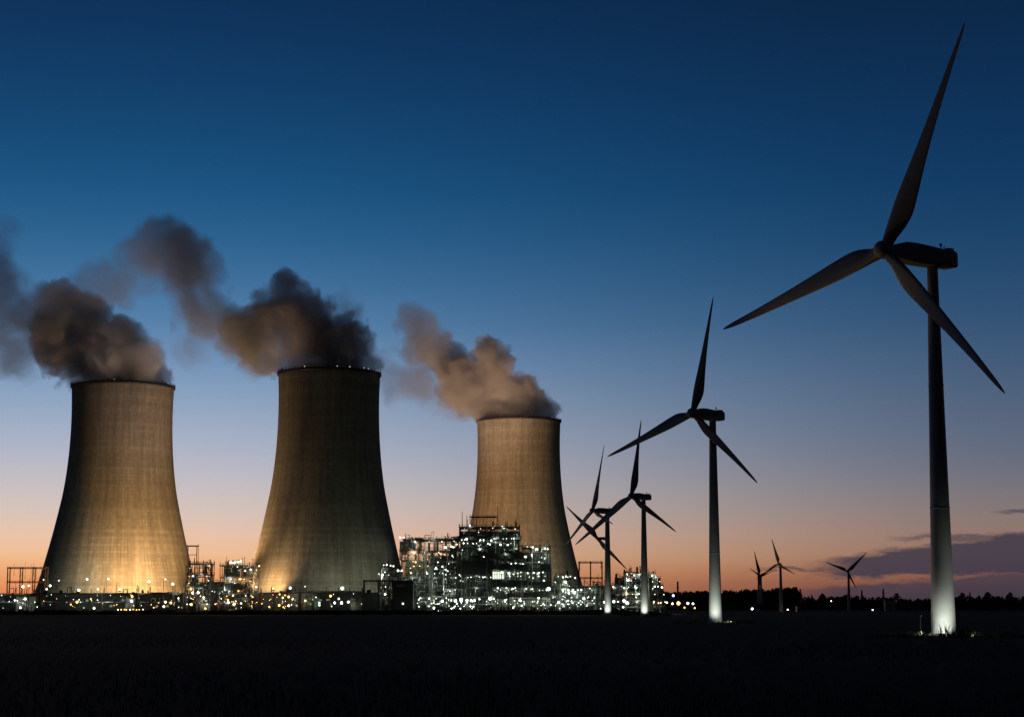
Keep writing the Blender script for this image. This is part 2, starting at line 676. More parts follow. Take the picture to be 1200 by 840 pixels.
# small lights along the rims
def rim_lights(t, H, r, degs, matn, size):
    for a in degs:
        g = MB()
        g.ball((0, 0, 0), size, 8, 6)
        a = math.radians(a)
        g.build('rim_lamp', M[matn], t, ((r + .9) * math.cos(a), (r + .9) * math.sin(a), H + .9))


rim_lights(tw2, H2, R2, (-3, -14, -22, -30, -37, -44, -62, -76, -112), 'lampD', .2)
rim_lights(tw1, H1, R1, (-20, -45, -60, -75, -88), 'lampD', .14)
rim_lights(tw3, H3, R3, (-15, -40, -80, -120), 'lampD', .12)


def rim_fill(t, H, r, deg, target, power, col, size):  # fixture added on the rim only to brighten the steam
    a = math.radians(deg)
    p = Vector(((r + .3) * math.cos(a), (r + .3) * math.sin(a), H + 1.6))
    m = MB()
    m.box(-.35, .35, -.35, .35, -1.4, -.2)
    m.bar((0, 0, -.3), (-.4 * math.cos(a), -.4 * math.sin(a), .2), .3, 8, .45)
    m.build('added_rim_light', M['dark'], t, p)
    spot(t.location + p + Vector((0, 0, .5)), t.location + Vector(target), power, col, size, 1.0, .6, 'rim_beam')  # added beam up into the plume


rim_fill(tw1, H1, R1, -30, (0, 0, H1 + 44), 9000, (1, .64, .44), 110)
rim_fill(tw1, H1, R1, -95, (-10, 6, H1 + 60), 7000, (1, .72, .55), 110)
rim_fill(tw3, H3, R3, -120, (4, 0, H3 + 40), 13000, (1, .60, .34), 110)
rim_fill(tw2, H2, R2, -150, (-30, 0, H2 + 45), 6000, (1, .60, .34), 110)
# floodlights that light the towers (one mast each), plus added ones for the steam
x1, x2, x3 = tw1.location.x, tw2.location.x, tw3.location.x
KW = 1.0e6
flood_mast(283, 1268, 14, (x1 + 36, 1280, 112), .12 * KW, WARM, 100, 'floodlight mast between the two near cooling towers, warm beam on the left one', M['lampY'], lampr=.5, blend=1)
flood_mast(303, 1182, 30, (x1 - 24, 1300, 208), .27 * KW, (1, .72, .62), 46, 'taller added floodlight mast left of the dark tower, beam on the left steam plume', M['lampY'], r=12, lampr=.4, blend=1)  # added mast, lifts the left plume out of the dark
flood_mast(174, 1214, 20.5, (x1 + 22, 1262, 34), .12 * KW, WARM, 120, 'lamp mast with warm double lamp before the pale left tower, right of centre', M['lampY'])
flood_mast(202, 1214, 19, (x1 + 40, 1262, 36), .12 * KW, WARM, 120, 'lamp mast before the pale left tower, nearest its right edge', M['lampY'])
flood_mast(140, 1216, 15.5, (x1 + 6, 1245, 30), .035 * KW, WARM, 130, 'lamp mast before the middle of the pale left tower', M['lampY'], lampr=.65)
flood_mast(92, 1214, 15, (x1 - 28, 1252, 24), .02 * KW, COOL, 120, 'lamp mast with cool white lamp before the shaded foot of the left tower', M['lampG'])
flood_mast(244, 1257, 22, (x2 - 42, 1258, 100), 0.18 * KW, WARM, 110, 'short floodlight mast left of the dark tower, beam on its left flank', M['lampY'], lampr=.5)
flood_mast(300, 1262, 26, (x2 - 85, 1265, 190), .30 * KW, (1, .70, .54), 56, 'added floodlight mast hard left of the dark tower, beam on its steam plume', M['lampY'], r=6, lampr=.4, blend=1)  # added uplight for the middle plume
flood_mast(300, 1207, 17, (x2 - 42, 1232, 40), .028 * KW, WARM, 140, 'warm floodlight mast at the left corner of the dark tower', M['lampY'], lampr=.5)
flood_mast(320, 1207, 16, (x2 - 30, 1226, 30), .014 * KW, WARM, 140, 'low warm floodlight at the left foot of the dark tower', M['lampO'], lampr=.6)
flood_mast(340, 1172, 16, (x2 - 20, 1210, 26), .005 * KW, COOL, 130, 'lamp mast with bluish white lamp left of the dark tower centre', M['lampB'], lampr=.8)
flood_mast(401, 1190, 16, (x2 + 16, 1216, 18), .005 * KW, COOL, 130, 'lamp mast with bright white lamp right of the dark tower centre', M['lampG'], lampr=.95)
flood_mast(455, 1196, 12, (x2 + 48, 1230, 24), .005 * KW, COOL, 130, 'low floodlight by the platform tower, beam on the dark tower right foot', M['lampG'], lampr=.6)
flood_mast(452, 1330, 12, (x3 - 10, 1545, 110), 1.16 * KW, WARM2, 66, 'far floodlight mast behind the dark tower, beam on the amber tower', M['lampY'])
flood_mast(498, 1330, 20, (x3 - 40, 1545, 235), 1.3 * KW, (1, .66, .47), 44, 'added far floodlight mast between the dark and amber towers, beam on the amber plume', M['lampY'], r=6, lampr=.4, blend=1)  # added so the far plume is lit from below
flood_mast(668, 1440, 10, (x3 + 40, 1500, 40), .04 * KW, COOL, 110, 'floodlight mast at the right foot of the amber tower', M['lampG'], lampr=.6)


# ------------------------------------------------------------------ steam
def steam(name, blobs, D, label, step, dens, seed, amp=.80):
    """blobs: (px, py, radius in px, weight). One body of steam, its mesh hull and the density inside it"""
    rr = random.Random(seed)
    pts = []
    for (bx, by, br, w) in blobs:
        c = at(bx, by, D + rr.uniform(-10, 10))
        pts.append((c, br * D / FPX, w))
    full = [pts[0]]
    for (c, r, w), (c2, r2, w2) in zip(pts, pts[1:]):
        if abs(w - w2) < .45 and (c - c2).length < 1.6 * (r + r2):
            full.append(((c + c2) / 2, (r + r2) * .47, (w + w2) / 2))
        full.append((c2, r2, w2))
    pts = full
    o0 = pts[0][0].copy()
    bm = bmesh.new()
    for c, r, w in pts:
        mt = Matrix.Translation(c - o0)
        bmesh.ops.create_icosphere(bm, subdivisions=3, radius=r * 1.22, matrix=mt)
    me = bpy.data.meshes.new(name)
    bm.to_mesh(me)
    bm.free()
    tmp = bpy.data.objects.new('hull', me)
    COL.objects.link(tmp)
    md = tmp.modifiers.new('r', 'REMESH')
    md.mode = 'VOXEL'
    md.voxel_size = 4.0
    dg = bpy.context.evaluated_depsgraph_get()
    me2 = bpy.data.meshes.new_from_object(tmp.evaluated_get(dg))
    bpy.data.objects.remove(tmp)
    o = link(name, me2, None, o0)
    m = bpy.data.materials.new('steam_' + str(seed))
    m.use_nodes = True
    T = NT(m.node_tree)
    P = T.n('ShaderNodeTexCoord').outputs['Object']
    off = T.vm('ADD', P, (seed * 137.0, seed * 71.0, seed * 29.0))
    big = T.noise(off, .016, 2, .5, 0, 1)
    warp = T.vm('MULTIPLY', T.vm('SUBTRACT', big, (.5, .5, .5)), (30, 30, 30))
    q = T.vm('ADD', off, warp)
    n1 = T.noise(q, .034, 8, .62)
    vo = T.n('ShaderNodeTexVoronoi', feature='SMOOTH_F1')
    T.put(vo.inputs['Vector'], q)
    vo.inputs['Scale'].default_value = .062
    vo.inputs['Detail'].default_value = 3.0
    vo.inputs['Roughness'].default_value = .55
    vo.inputs['Smoothness'].default_value = .35
    bill = T.m('SUBTRACT', .55, vo.outputs['Distance'])
    nn = T.m('ADD', T.m('MULTIPLY', T.m('SUBTRACT', n1, .50), 2.3 * amp), T.m('MULTIPLY', bill, .55 * amp))
    D_ = None
    for c, r, w in pts:
        dist = T.vm('DISTANCE', P, tuple(c - o0), out=1)
        f = T.m('MULTIPLY_ADD', dist, -1.0 / r, 1.13 if w > .7 else 1.06)
        gain = 7.0 if w > .7 else 2.4
        namp = 1.0 if w > .7 else 1.15
        if w <= .7:
            f = T.m('ADD', f, .22)
        a = T.m('MULTIPLY_ADD', nn, namp, f)
        a = T.m('MULTIPLY', a, gain, clamp=True)
        a = T.m('MULTIPLY', a, w if w > .7 else w * w * 1.1)
        D_ = a if D_ is None else T.m('MAXIMUM', D_, a)
    den = T.m('MULTIPLY', D_, dens)
    pv = T.n('ShaderNodeVolumePrincipled')
    pv.inputs['Color'].default_value = (.93, .92, .92, 1)
    pv.inputs['Anisotropy'].default_value = .15
    pv.inputs['Density Attribute'].default_value = ''
    T.link(den, pv.inputs['Density'])
    ou = T.n('ShaderNodeOutputMaterial')
    T.link(pv.outputs[0], ou.inputs['Volume'])
    m.cycles.volume_step_rate = step
    o.data.materials.clear()
    o.data.materials.append(m)
    tag(o, label, 'steam', 'steam plumes from the cooling towers')
    return o


STEP = .25
steam('steam_plume', [
    (106, 446, 24, 1), (142, 450, 48, 1), (176, 446, 29, 1), (160, 424, 34, 1), (128, 420, 50, 1), (98, 408, 50, 1), (90, 372, 44, 1), (62, 398, 40, .9), (74, 346, 24, .8),
    (38, 372, 34, .6), (18, 410, 34, .6), (2, 344, 38, .6), (-8, 300, 30, .5), (-4, 390, 34, .5), (26, 436, 22, .3), (6, 270, 22, .3)],
    1300, 'grey steam drifting from the left tower out of the picture edge', STEP, .115, 1)
steam('steam_plume', [
    (350, 434, 26, 1), (388, 436, 46, 1), (422, 430, 25, 1), (400, 404, 44, 1), (358, 392, 48, 1), (330, 372, 42, 1), (334, 338, 28, 1), (300, 392, 44, 1),
    (272, 380, 28, .8), (316, 420, 28, 1), (300, 426, 24, .6), (242, 374, 36, .68), (232, 336, 34, .66), (216, 304, 42, .69), (192, 286, 36, .64),
    (166, 314, 36, .5), (136, 332, 34, .5), (106, 334, 28, .45), (228, 408, 28, .34), (410, 374, 28, .45), (400, 352, 20, .36)],
    1265, 'dark billowing steam of the middle tower trailing left to a high wisp', STEP, .115, 2)
steam('steam_plume', [
    (580, 484, 24, 1), (608, 490, 38, 1), (636, 485, 22, 1), (606, 462, 32, 1), (574, 466, 36, 1), (572, 428, 32, 1), (546, 452, 38, 1), (522, 424, 30, .8),
    (500, 396, 28, .69), (486, 374, 24, .6), (492, 446, 30, .5), (468, 452, 26, .42), (450, 436, 24, .34), (528, 474, 24, .35), (500, 478, 16, .15)],
    1545, 'amber lit steam of the farthest tower with a thin upper wisp', STEP, .11, 3)


# ------------------------------------------------------------------ wind turbines
def blade_mesh(L, fat=1.0):
    """blade along +X, chord along Y, thickness along Z"""
    secs = [(0, .050, .050, 0), (.03, .050, .050, 0), (.07, .062, .046, .004), (.13, .088, .036, .012), (.19, .102, .028, .016), (.26, .098, .022, .014),
            (.36, .083, .016, .010), (.48, .066, .012, .006), (.60, .052, .009, .003), (.72, .040, .007, .001), (.83, .030, .005, 0), (.92, .022, .004, 0),
            (.975, .013, .003, 0), (1.0, .004, .002, 0)]
    fine = []
    for i in range(len(secs) - 1):
        p0, p1, p2, p3 = (secs[max(0, i - 1)], secs[i], secs[i + 1], secs[min(len(secs) - 1, i + 2)])
        for q in (0, .34, .67):
            r_ = p1[0] + (p2[0] - p1[0]) * q
            h_ = p2[0] - p1[0]
            vals = [r_]
            for k in (1, 2, 3):
                m1 = (p2[k] - p0[k]) / max(1e-6, p2[0] - p0[0]) * h_
                m2 = (p3[k] - p1[k]) / max(1e-6, p3[0] - p1[0]) * h_
                vals.append((2 * q ** 3 - 3 * q * q + 1) * p1[k] + (q ** 3 - 2 * q * q + q) * m1 + (-2 * q ** 3 + 3 * q * q) * p2[k] + (q ** 3 - q * q) * m2)
            fine.append(tuple(vals))
    fine.append(secs[-1])
    rings = []
    N = 14
    for r, c, th, off in fine:
        tw = math.radians(26 * (1 - r) ** 2 - 2)
        loop = []
        for j in range(N):
            a = 2 * math.pi * j / N
            cy = math.cos(a)
            y = .5 * c * cy * fat
            taper = 1.0 if r < .06 else (.55 + .45 * math.cos(a * .5) ** 2 * 1.2)
            z = .5 * th * math.sin(a) * taper * fat
            y -= off * fat
            yy = y * math.cos(tw) - z * math.sin(tw)
            zz = y * math.sin(tw) + z * math.cos(tw)
            loop.append((r * L, yy * L, zz * L + .012 * L * r * r))
        rings.append(loop)
    m = MB()
    m.ring_tube(rings)
    return m


def nacelle_mesh(over, rear, s):
    """local x: from the tower axis towards the hub (+) and the rear (-); z up from the tower top"""
    prof = [(over - 1.1 * s, .0, 1.0, 1.05), (over - 1.9 * s, -.05, 1.25, 1.2), (over * .62, .05, 1.75, 1.5), (over * .40, -.02, 1.85, 1.55),
            (.9 * s, -.12, 1.75, 1.55), (-1.2 * s, -.16, 1.62, 1.5), (-rear + .6, -.18, 1.55, 1.48), (-rear, -.2, 1.40, 1.35)]
    rings = []
    N = 20
    for x, zc, h, w in prof:
        loop = []
        for j in range(N):
            a = 2 * math.pi * j / N
            ca, sa = math.cos(a), math.sin(a)
            e = .30
            y = w * s * math.copysign(abs(ca) ** e, ca)
            z = h * s * math.copysign(abs(sa) ** e, sa) * .92
            loop.append((x, y, zc * s + z))
        rings.append(loop)
    m = MB()
    m.ring_tube(rings)
    return m


def wind_turbine(base, D, hub_px, tips, psi, label, rt=.85, rb=1.95, s=1.0, rear=4.0, fat=1.0, group='wind turbines', facing=1, detail=True, cone=0):
    tb = at(base[0], base[1], D)
    ps = math.radians(psi)
    n = Vector((-math.sin(ps), -math.cos(ps) * facing, 0))
    e1 = Vector((math.cos(ps), -math.sin(ps) * facing, 0))
    d = ray(*hub_px)
    # where the sight line through the hub meets the vertical plane of the nacelle axis
    det = d.x * (-n.y) + n.x * d.y
    tt = (tb.x * (-n.y) + n.x * D) / det
    Hc = Vector((0, 0, EYE)) + d * tt
    over = (Hc - Vector((tb.x, D, Hc.z))).dot(n)
    t = thing('wind_turbine', label, 'wind turbine', (tb.x, D, 0), 0, group)
    o0 = Vector((tb.x, D, 0))
    hz = Hc.z
    ztop = hz - 1.35 * s
    tw = MB()
    tw.lathe([(rb * 1.03, -.2), (rb * 1.03, .5), (rb, .55)] + [(rb + (rt - rb) * f ** .92, .55 + (ztop - .55) * f) for f in
             (.04, .1, .2, .333, .42, .52, .62, .75, .85, .95, 1.0)], n=40)
    tw.build('tower', M['white'], t)
    if detail:
        for f in (.333, .666):
            fl = MB()
            r = rb + (rt - rb) * f ** .92
            fl.lathe([(r - .02, -.12), (r + .045, -.10), (r + .045, .10), (r - .02, .12)], (0, 0, .55 + (ztop - .55) * f), n=40, cap=False)
            fl.build('tower_flange', M['white'], t)
        dr = MB()
        dr.box(-.45, .45, rb - .5, rb + .03, 1.0, 3.1)
        door = dr.build('door', M['paleclad'], t)
        hd = MB()
        hd.box(.22, .30, rb + .02, rb + .10, 1.9, 2.15)
        hd.build('handle', M['dark'], door)
        st = MB()
        for i in range(4):
            st.box(-.6, .6, rb + .35 * (3 - i), rb + .35 * (4 - i), 0, .25 * (i + 1))
        st.build('steps', M['galv'], t)
    fo = MB()
    fo.lathe([(rb * 1.9, -.1), (rb * 1.9, .22), (rb * 1.75, .32), (rb * 1.05, .34)], n=40)
    fo.build('foundation', M['conc'], t)
    axz = math.atan2(n.y, n.x)
    nc = nacelle_mesh(over, rear, s).build('nacelle', M['white'], t, (0, 0, hz))
    nc.rotation_euler = (0, 0, axz)
    if detail:
        cb = MB()
        cb.box(-rear + .5 * s, -rear + 1.9 * s, -1.0 * s, 1.0 * s, 1.15 * s, 1.62 * s)
        cb.build('cooler_box', M['dark'], nc)
        mt = MB()
        mx = -rear + 2.5 * s
        mt.bar((mx, 0, 1.2 * s), (mx, 0, 2.15 * s), .07 * s, 6)
        mt.ball((mx, 0, 2.2 * s), .26 * s, 8, 6)
        mt.bar((mx, 0, 1.85 * s), (mx - .9 * s, 0, 1.85 * s), .05 * s, 5)
        mt.ball((mx - .9 * s, 0, 1.95 * s), .13 * s, 6, 4)
        mt.bar((mx - 2 * s, .4 * s, 1.55 * s), (mx - 2 * s, .4 * s, 1.95 * s), .05 * s, 5)
        mt.build('weather_mast', M['dark'], nc)
    hb = MB()
    hb.lathe([(.02, 1.95 * s), (.55 * s, 1.86 * s), (1.0 * s, 1.6 * s), (1.35 * s, 1.15 * s), (1.5 * s, .5 * s), (1.5 * s, -.3 * s),
              (1.38 * s, -.8 * s), (1.05 * s, -1.15 * s), (.4 * s, -1.2 * s)][::-1], axis='X', n=28)
    hub = hb.build('hub', M['white'], t, (Hc - o0))
    hub.rotation_euler = (0, 0, axz)
    for i, tp in enumerate(tips):
        dd = ray(*tp)
        o = Vector((0, 0, EYE))
        k = (Hc - o).dot(n) / dd.dot(n)
        P = o + dd * k
        v = P - Hc
        L = v.length
        u = v.normalized()
        tang = n.cross(u).normalized()
        b = blade_mesh(L, fat).build('blade', M['blade'], t)
        # small pre-bend away from the tower is part of the mesh (local z = rotor axis)
        R = Matrix((u, tang, n)).transposed().to_4x4()
        b.matrix_local = Matrix.Translation(Hc - o0) @ R
    return t, hz, tb, n


A, hz1, tb1, n1 = wind_turbine((1106, 744), 296, (1037, 293), [(1133, 28), (850, 386), (1180, 461)], 57,
                               'nearest and largest wind turbine, white tower rising from lit grass', rear=4.6)
B, hz2, tb2, n2 = wind_turbine((838.5, 728), 548, (812, 484), [(837, 348), (713, 535), (889, 566)], 50,
                               'mid-sized wind turbine, second largest, standing alone in the dark field', rt=1.0, rb=1.95, rear=4.0)
C_, hz3, tb3, n3 = wind_turbine((755.5, 722), 929, (740, 581), [(752, 492), (675, 638), (793, 623)], 45,
                                'wind turbine before the low lit plant unit, right of a shorter one', rt=1.05, rb=2.1, rear=4.6, s=1.0, fat=1.05)
D_t, hz4, tb4, n4 = wind_turbine((712.5, 721), 1075, (694.5, 598), [(709, 521), (662, 640), (719, 614)], 65,
                                 'wind turbine beside the amber tower, its short blade crossing its mast', rt=1.2, rb=2.2, rear=3.6, s=1.0)
E_t, hz5, tb5, n5 = wind_turbine((712.6, 719.5), 1108, (700.0, 630.5), [(664, 593), (735, 667)], 45,
                                 'two-bladed wind turbine hidden behind another mast, long blade line slanting across', rt=.6, rb=.9, rear=.9, s=.55, fat=1.2, detail=False)
for ((bx, by), DD, hp, tips, ps, lab) in (
        ((915.6, 717), 1810, (912.3, 660.5), [(904.5, 631), (893, 673), (932, 673)], 12, 'small distant wind turbine before the dark woods, taller than its near neighbour'),
        ((889.6, 716), 2290, (889.8, 674), [(884, 645.5), (885, 679), (904.5, 667)], 10, 'distant wind turbine with thin upright blade, overlapping one behind'),
        ((892.4, 716), 2330, (890.9, 675), [(878, 665), (889.5, 692), (905, 669)], 10, 'distant wind turbine half hidden among two others, one blade hanging straight down'),
        ((995.3, 717), 2020, (993, 669), [(967, 658), (1016, 647), (1004, 690)], 18, 'small lone distant wind turbine under the cloud bank')):
    wind_turbine((bx, by), DD, hp, tips, ps, lab, rt=1.1, rb=1.9, s=.85, rear=3.0, fat=1.35, detail=False)


def ground_flood(x, y, target, power, col, size, label, z=.42, rad=.12):
    t = thing('ground_floodlight', label, 'floodlight', (x, y, 0), 0, 'ground floodlights at the turbine feet')
    dirv = (Vector(target) - Vector((x, y, z))).normalized()
    m = MB()
    m.box(-.3, .3, -.3, .3, 0, .15)
    m.bar((0, 0, .1), (0, 0, z - .1), .06, 6)
    m.build('stand', M['dark'], t)
    h = MB()
    c = Vector((0, 0, z))
    h.bar(c - dirv * .22, c, .10, 8, .17)
    h.build('housing', M['dark'], t)
    spot(Vector((x, y, z)) + dirv * .1, target, power, col, size, .8, rad)


SOFT = (.93, 1.0, .86)
ground_flood(tb1.x - 1.2, 296 - 5.2, (tb1.x, 296, 3.0), 1150, SOFT, 95, 'ground floodlight at the left front of the nearest turbine foot')
ground_flood(tb1.x + 6.5, 296 - 9.0, (tb1.x, 296, 9), 1350, SOFT, 70, 'ground floodlight farther in front of the nearest turbine foot')
ground_flood(tb1.x - 17, 296 + 9, (tb1.x, 296, 12), 1500, (1, .85, .6), 60, 'added ground floodlight well left of the nearest turbine foot')  # added lamp for the thin bright left edge, standing in for plant light
ground_flood(tb2.x - 1.5, 548 - 8, (tb2.x, 548, 9), 3600, SOFT, 90, 'ground floodlight at the second largest turbine foot')
ground_flood(tb3.x - 1, 929 - 7, (tb3.x, 929, 9), 4200, SOFT, 90, 'ground floodlight at the turbine before the low plant unit')
ground_flood(tb4.x - 1, 1075 - 7, (tb4.x, 1075, 9), 4200, SOFT, 90, 'ground floodlight at the turbine beside the amber tower')
ground_flood(tb1.x - 75, 296 + 30, (tb1.x - 10, 296, 66), 15000, (1, .62, .28), 30, 'added long-range amber floodlight in the dark field', .8)  # added lamp, warms the undersides of nacelle and blades
ground_flood(tb2.x - 60, 548 + 40, (tb2.x - 9, 548, 66), 7000, (1, .62, .3), 30, 'added amber floodlight in the field between two turbines', .8)  # added lamp, warm light on the second rotor
ground_flood(tb3.x - 60, 929 + 30, (tb3.x - 8, 929, 66), 5000, (1, .66, .34), 34, 'added amber floodlight in the field before the plant', .8)  # added lamp, warm light on the third rotor

ground_flood(tb1.x + 3.4, 288.6, (tb1.x - .5, 293.5, .2), 420, SOFT, 130, 'added low ground floodlight in the grass right of the nearest turbine foot', .6)  # added spill light so the grass shows pale
ground_flood(tb1.x - 5.2, 289.2, (tb1.x - 1, 293.5, .2), 260, SOFT, 130, 'added low ground floodlight in the grass by the marker post', .6)  # added second spill over the same grass
ground_flood(tb2.x + 4, 541, (tb2.x, 546, .2), 500, SOFT, 130, 'added low ground floodlight in the grass right of the second turbine foot', .6)  # added spill on the grass at the second foot

# marker post and grass at the nearest turbine
mp_ = thing('marker_post', 'thin pale marker post left of the nearest turbine foot', 'post', (X(1078, 295), 295, 0))
m = MB()
m.bar((0, 0, -.1), (0, 0, 3.3), .075, 8)
m.build('post', M['steel'], mp_)
m = MB()
m.bar((-.1, 0, 3.22), (.35, 0, 3.22), .06, 6)
m.build('crosspiece', M['steel'], mp_)


def grass_tufts(name, cx, cy, rad, inner, n, hmin, hmax, seed, label, wid=.05, front=0.0):
    r_ = random.Random(seed)
    m = MB()
    lampspots = ((tb1.x - 1.2, 290.8), (tb1.x + 6.5, 287), (tb2.x - 1.5, 540), (tb3.x - 1, 922), (tb1.x + 4.6, 289), (tb1.x + 5.6, 288))
    for i in range(n):
        a = r_.uniform(0, 2 * math.pi)
        rr = math.sqrt(r_.uniform(inner ** 2, rad ** 2))
        x, y = cx + rr * math.cos(a) * 1.5, cy + rr * math.sin(a)
        if any(math.hypot(x - u, y - v) < 1.7 for u, v in lampspots):
            continue
        h = r_.uniform(hmin, hmax) * r_.uniform(.5, 1.1)
        for k in range(r_.randint(4, 9)):
            b = r_.uniform(0, 6.28)
            ln = h * r_.uniform(.5, 1)
            dx, dy = math.cos(b) * .35 * ln, math.sin(b) * .35 * ln
            sx_, sy_ = -math.sin(b) * wid, math.cos(b) * wid
            bx, by = x + r_.uniform(-.2, .2), y + r_.uniform(-.2, .2)
            i0 = len(m.v)
            m.v += [(bx - sx_, by - sy_, -.1), (bx + sx_, by + sy_, -.1), (bx + dx * .45 + sx_ * .7, by + dy * .45 + sy_ * .7, ln * .6),
                    (bx + dx * .45 - sx_ * .7, by + dy * .45 - sy_ * .7, ln * .6), (bx + dx, by + dy, ln)]
            m.f += [(i0, i0 + 1, i0 + 2, i0 + 3), (i0 + 3, i0 + 2, i0 + 4)]
            m.s += [True, True]
    tag(m.build(name, M['grass']), label, 'grass', None, 'stuff')


grass_tufts('grass', tb1.x, 293, 8.5, 3.3, 700, .4, 1.1, 3, 'rough grass round the foot of the nearest turbine', .035)
grass_tufts('grass', tb1.x - .6, 286.4, 2.0, 0, 46, 1.2, 2.9, 4, 'tall weeds silhouetted before the nearest turbine tower', .05)
grass_tufts('grass', tb2.x, 546, 8, 3.5, 300, .5, 1.2, 5, 'rough grass round the foot of the second turbine', .06)
grass_tufts('grass', tb3.x, 927, 9, 4, 200, .6, 1.4, 6, 'rough grass round the foot of the third turbine', .09)


# ------------------------------------------------------------------ process plant
LAMPM = {'W': 'lampW', 'G': 'lampG', 'Y': 'lampY', 'O': 'lampO', 'B': 'lampB', 'D': 'lampD'}
_lamp_me = {}


def lamp(parent, c, x, y, z, r):
    r *= .78
    key = (c, round(r, 2))
    if key not in _lamp_me:
        g = MB()
        g.ball((0, 0, 0), r, 8, 6)
        o = g.build('lamp', M[LAMPM[c]])
        _lamp_me[key] = o.data
        bpy.data.objects.remove(o)
    return link('lamp', _lamp_me[key], parent, (x, y, z))


def pick(r_, s):
    return s[r_.randrange(len(s))]


def lamp_size(r_):
    q = r_.random()
    return .22 if q < .45 else (.34 if q < .75 else (.55 if q < .92 else .9))


def rail(m, x0, x1, y, z, h=1.2, step=2.5):
    m.box(x0, x1, y - .06, y + .06, z + h - .1, z + h + .06)
    m.box(x0, x1, y - .05, y + .05, z + h * .5, z + h * .5 + .1)
    k = max(1, int((x1 - x0) / step))
    for i in range(k + 1):
        xx = x0 + (x1 - x0) * i / k
        m.box(xx - .07, xx + .07, y - .07, y + .07, z, z + h)


FILLCOL = {'W': (.9, 1, .86), 'G': (.82, 1, .74), 'Y': (1, .8, .5), 'O': (1, .48, .14), 'B': (.7, .9, 1), 'D': (.88, 1, .82)}  # colours of the added fill lights


def fill_light(loc, c, power):
    """unseen point fill, added because the lamp meshes light the steel too little"""
    d = bpy.data.lights.new('fill_light', 'POINT')
    d.energy = power
    d.color = FILLCOL[c]
    d.shadow_soft_size = .35
    o = bpy.data.objects.new('fill_light', d)
    COL.objects.link(o)
    o.location = loc


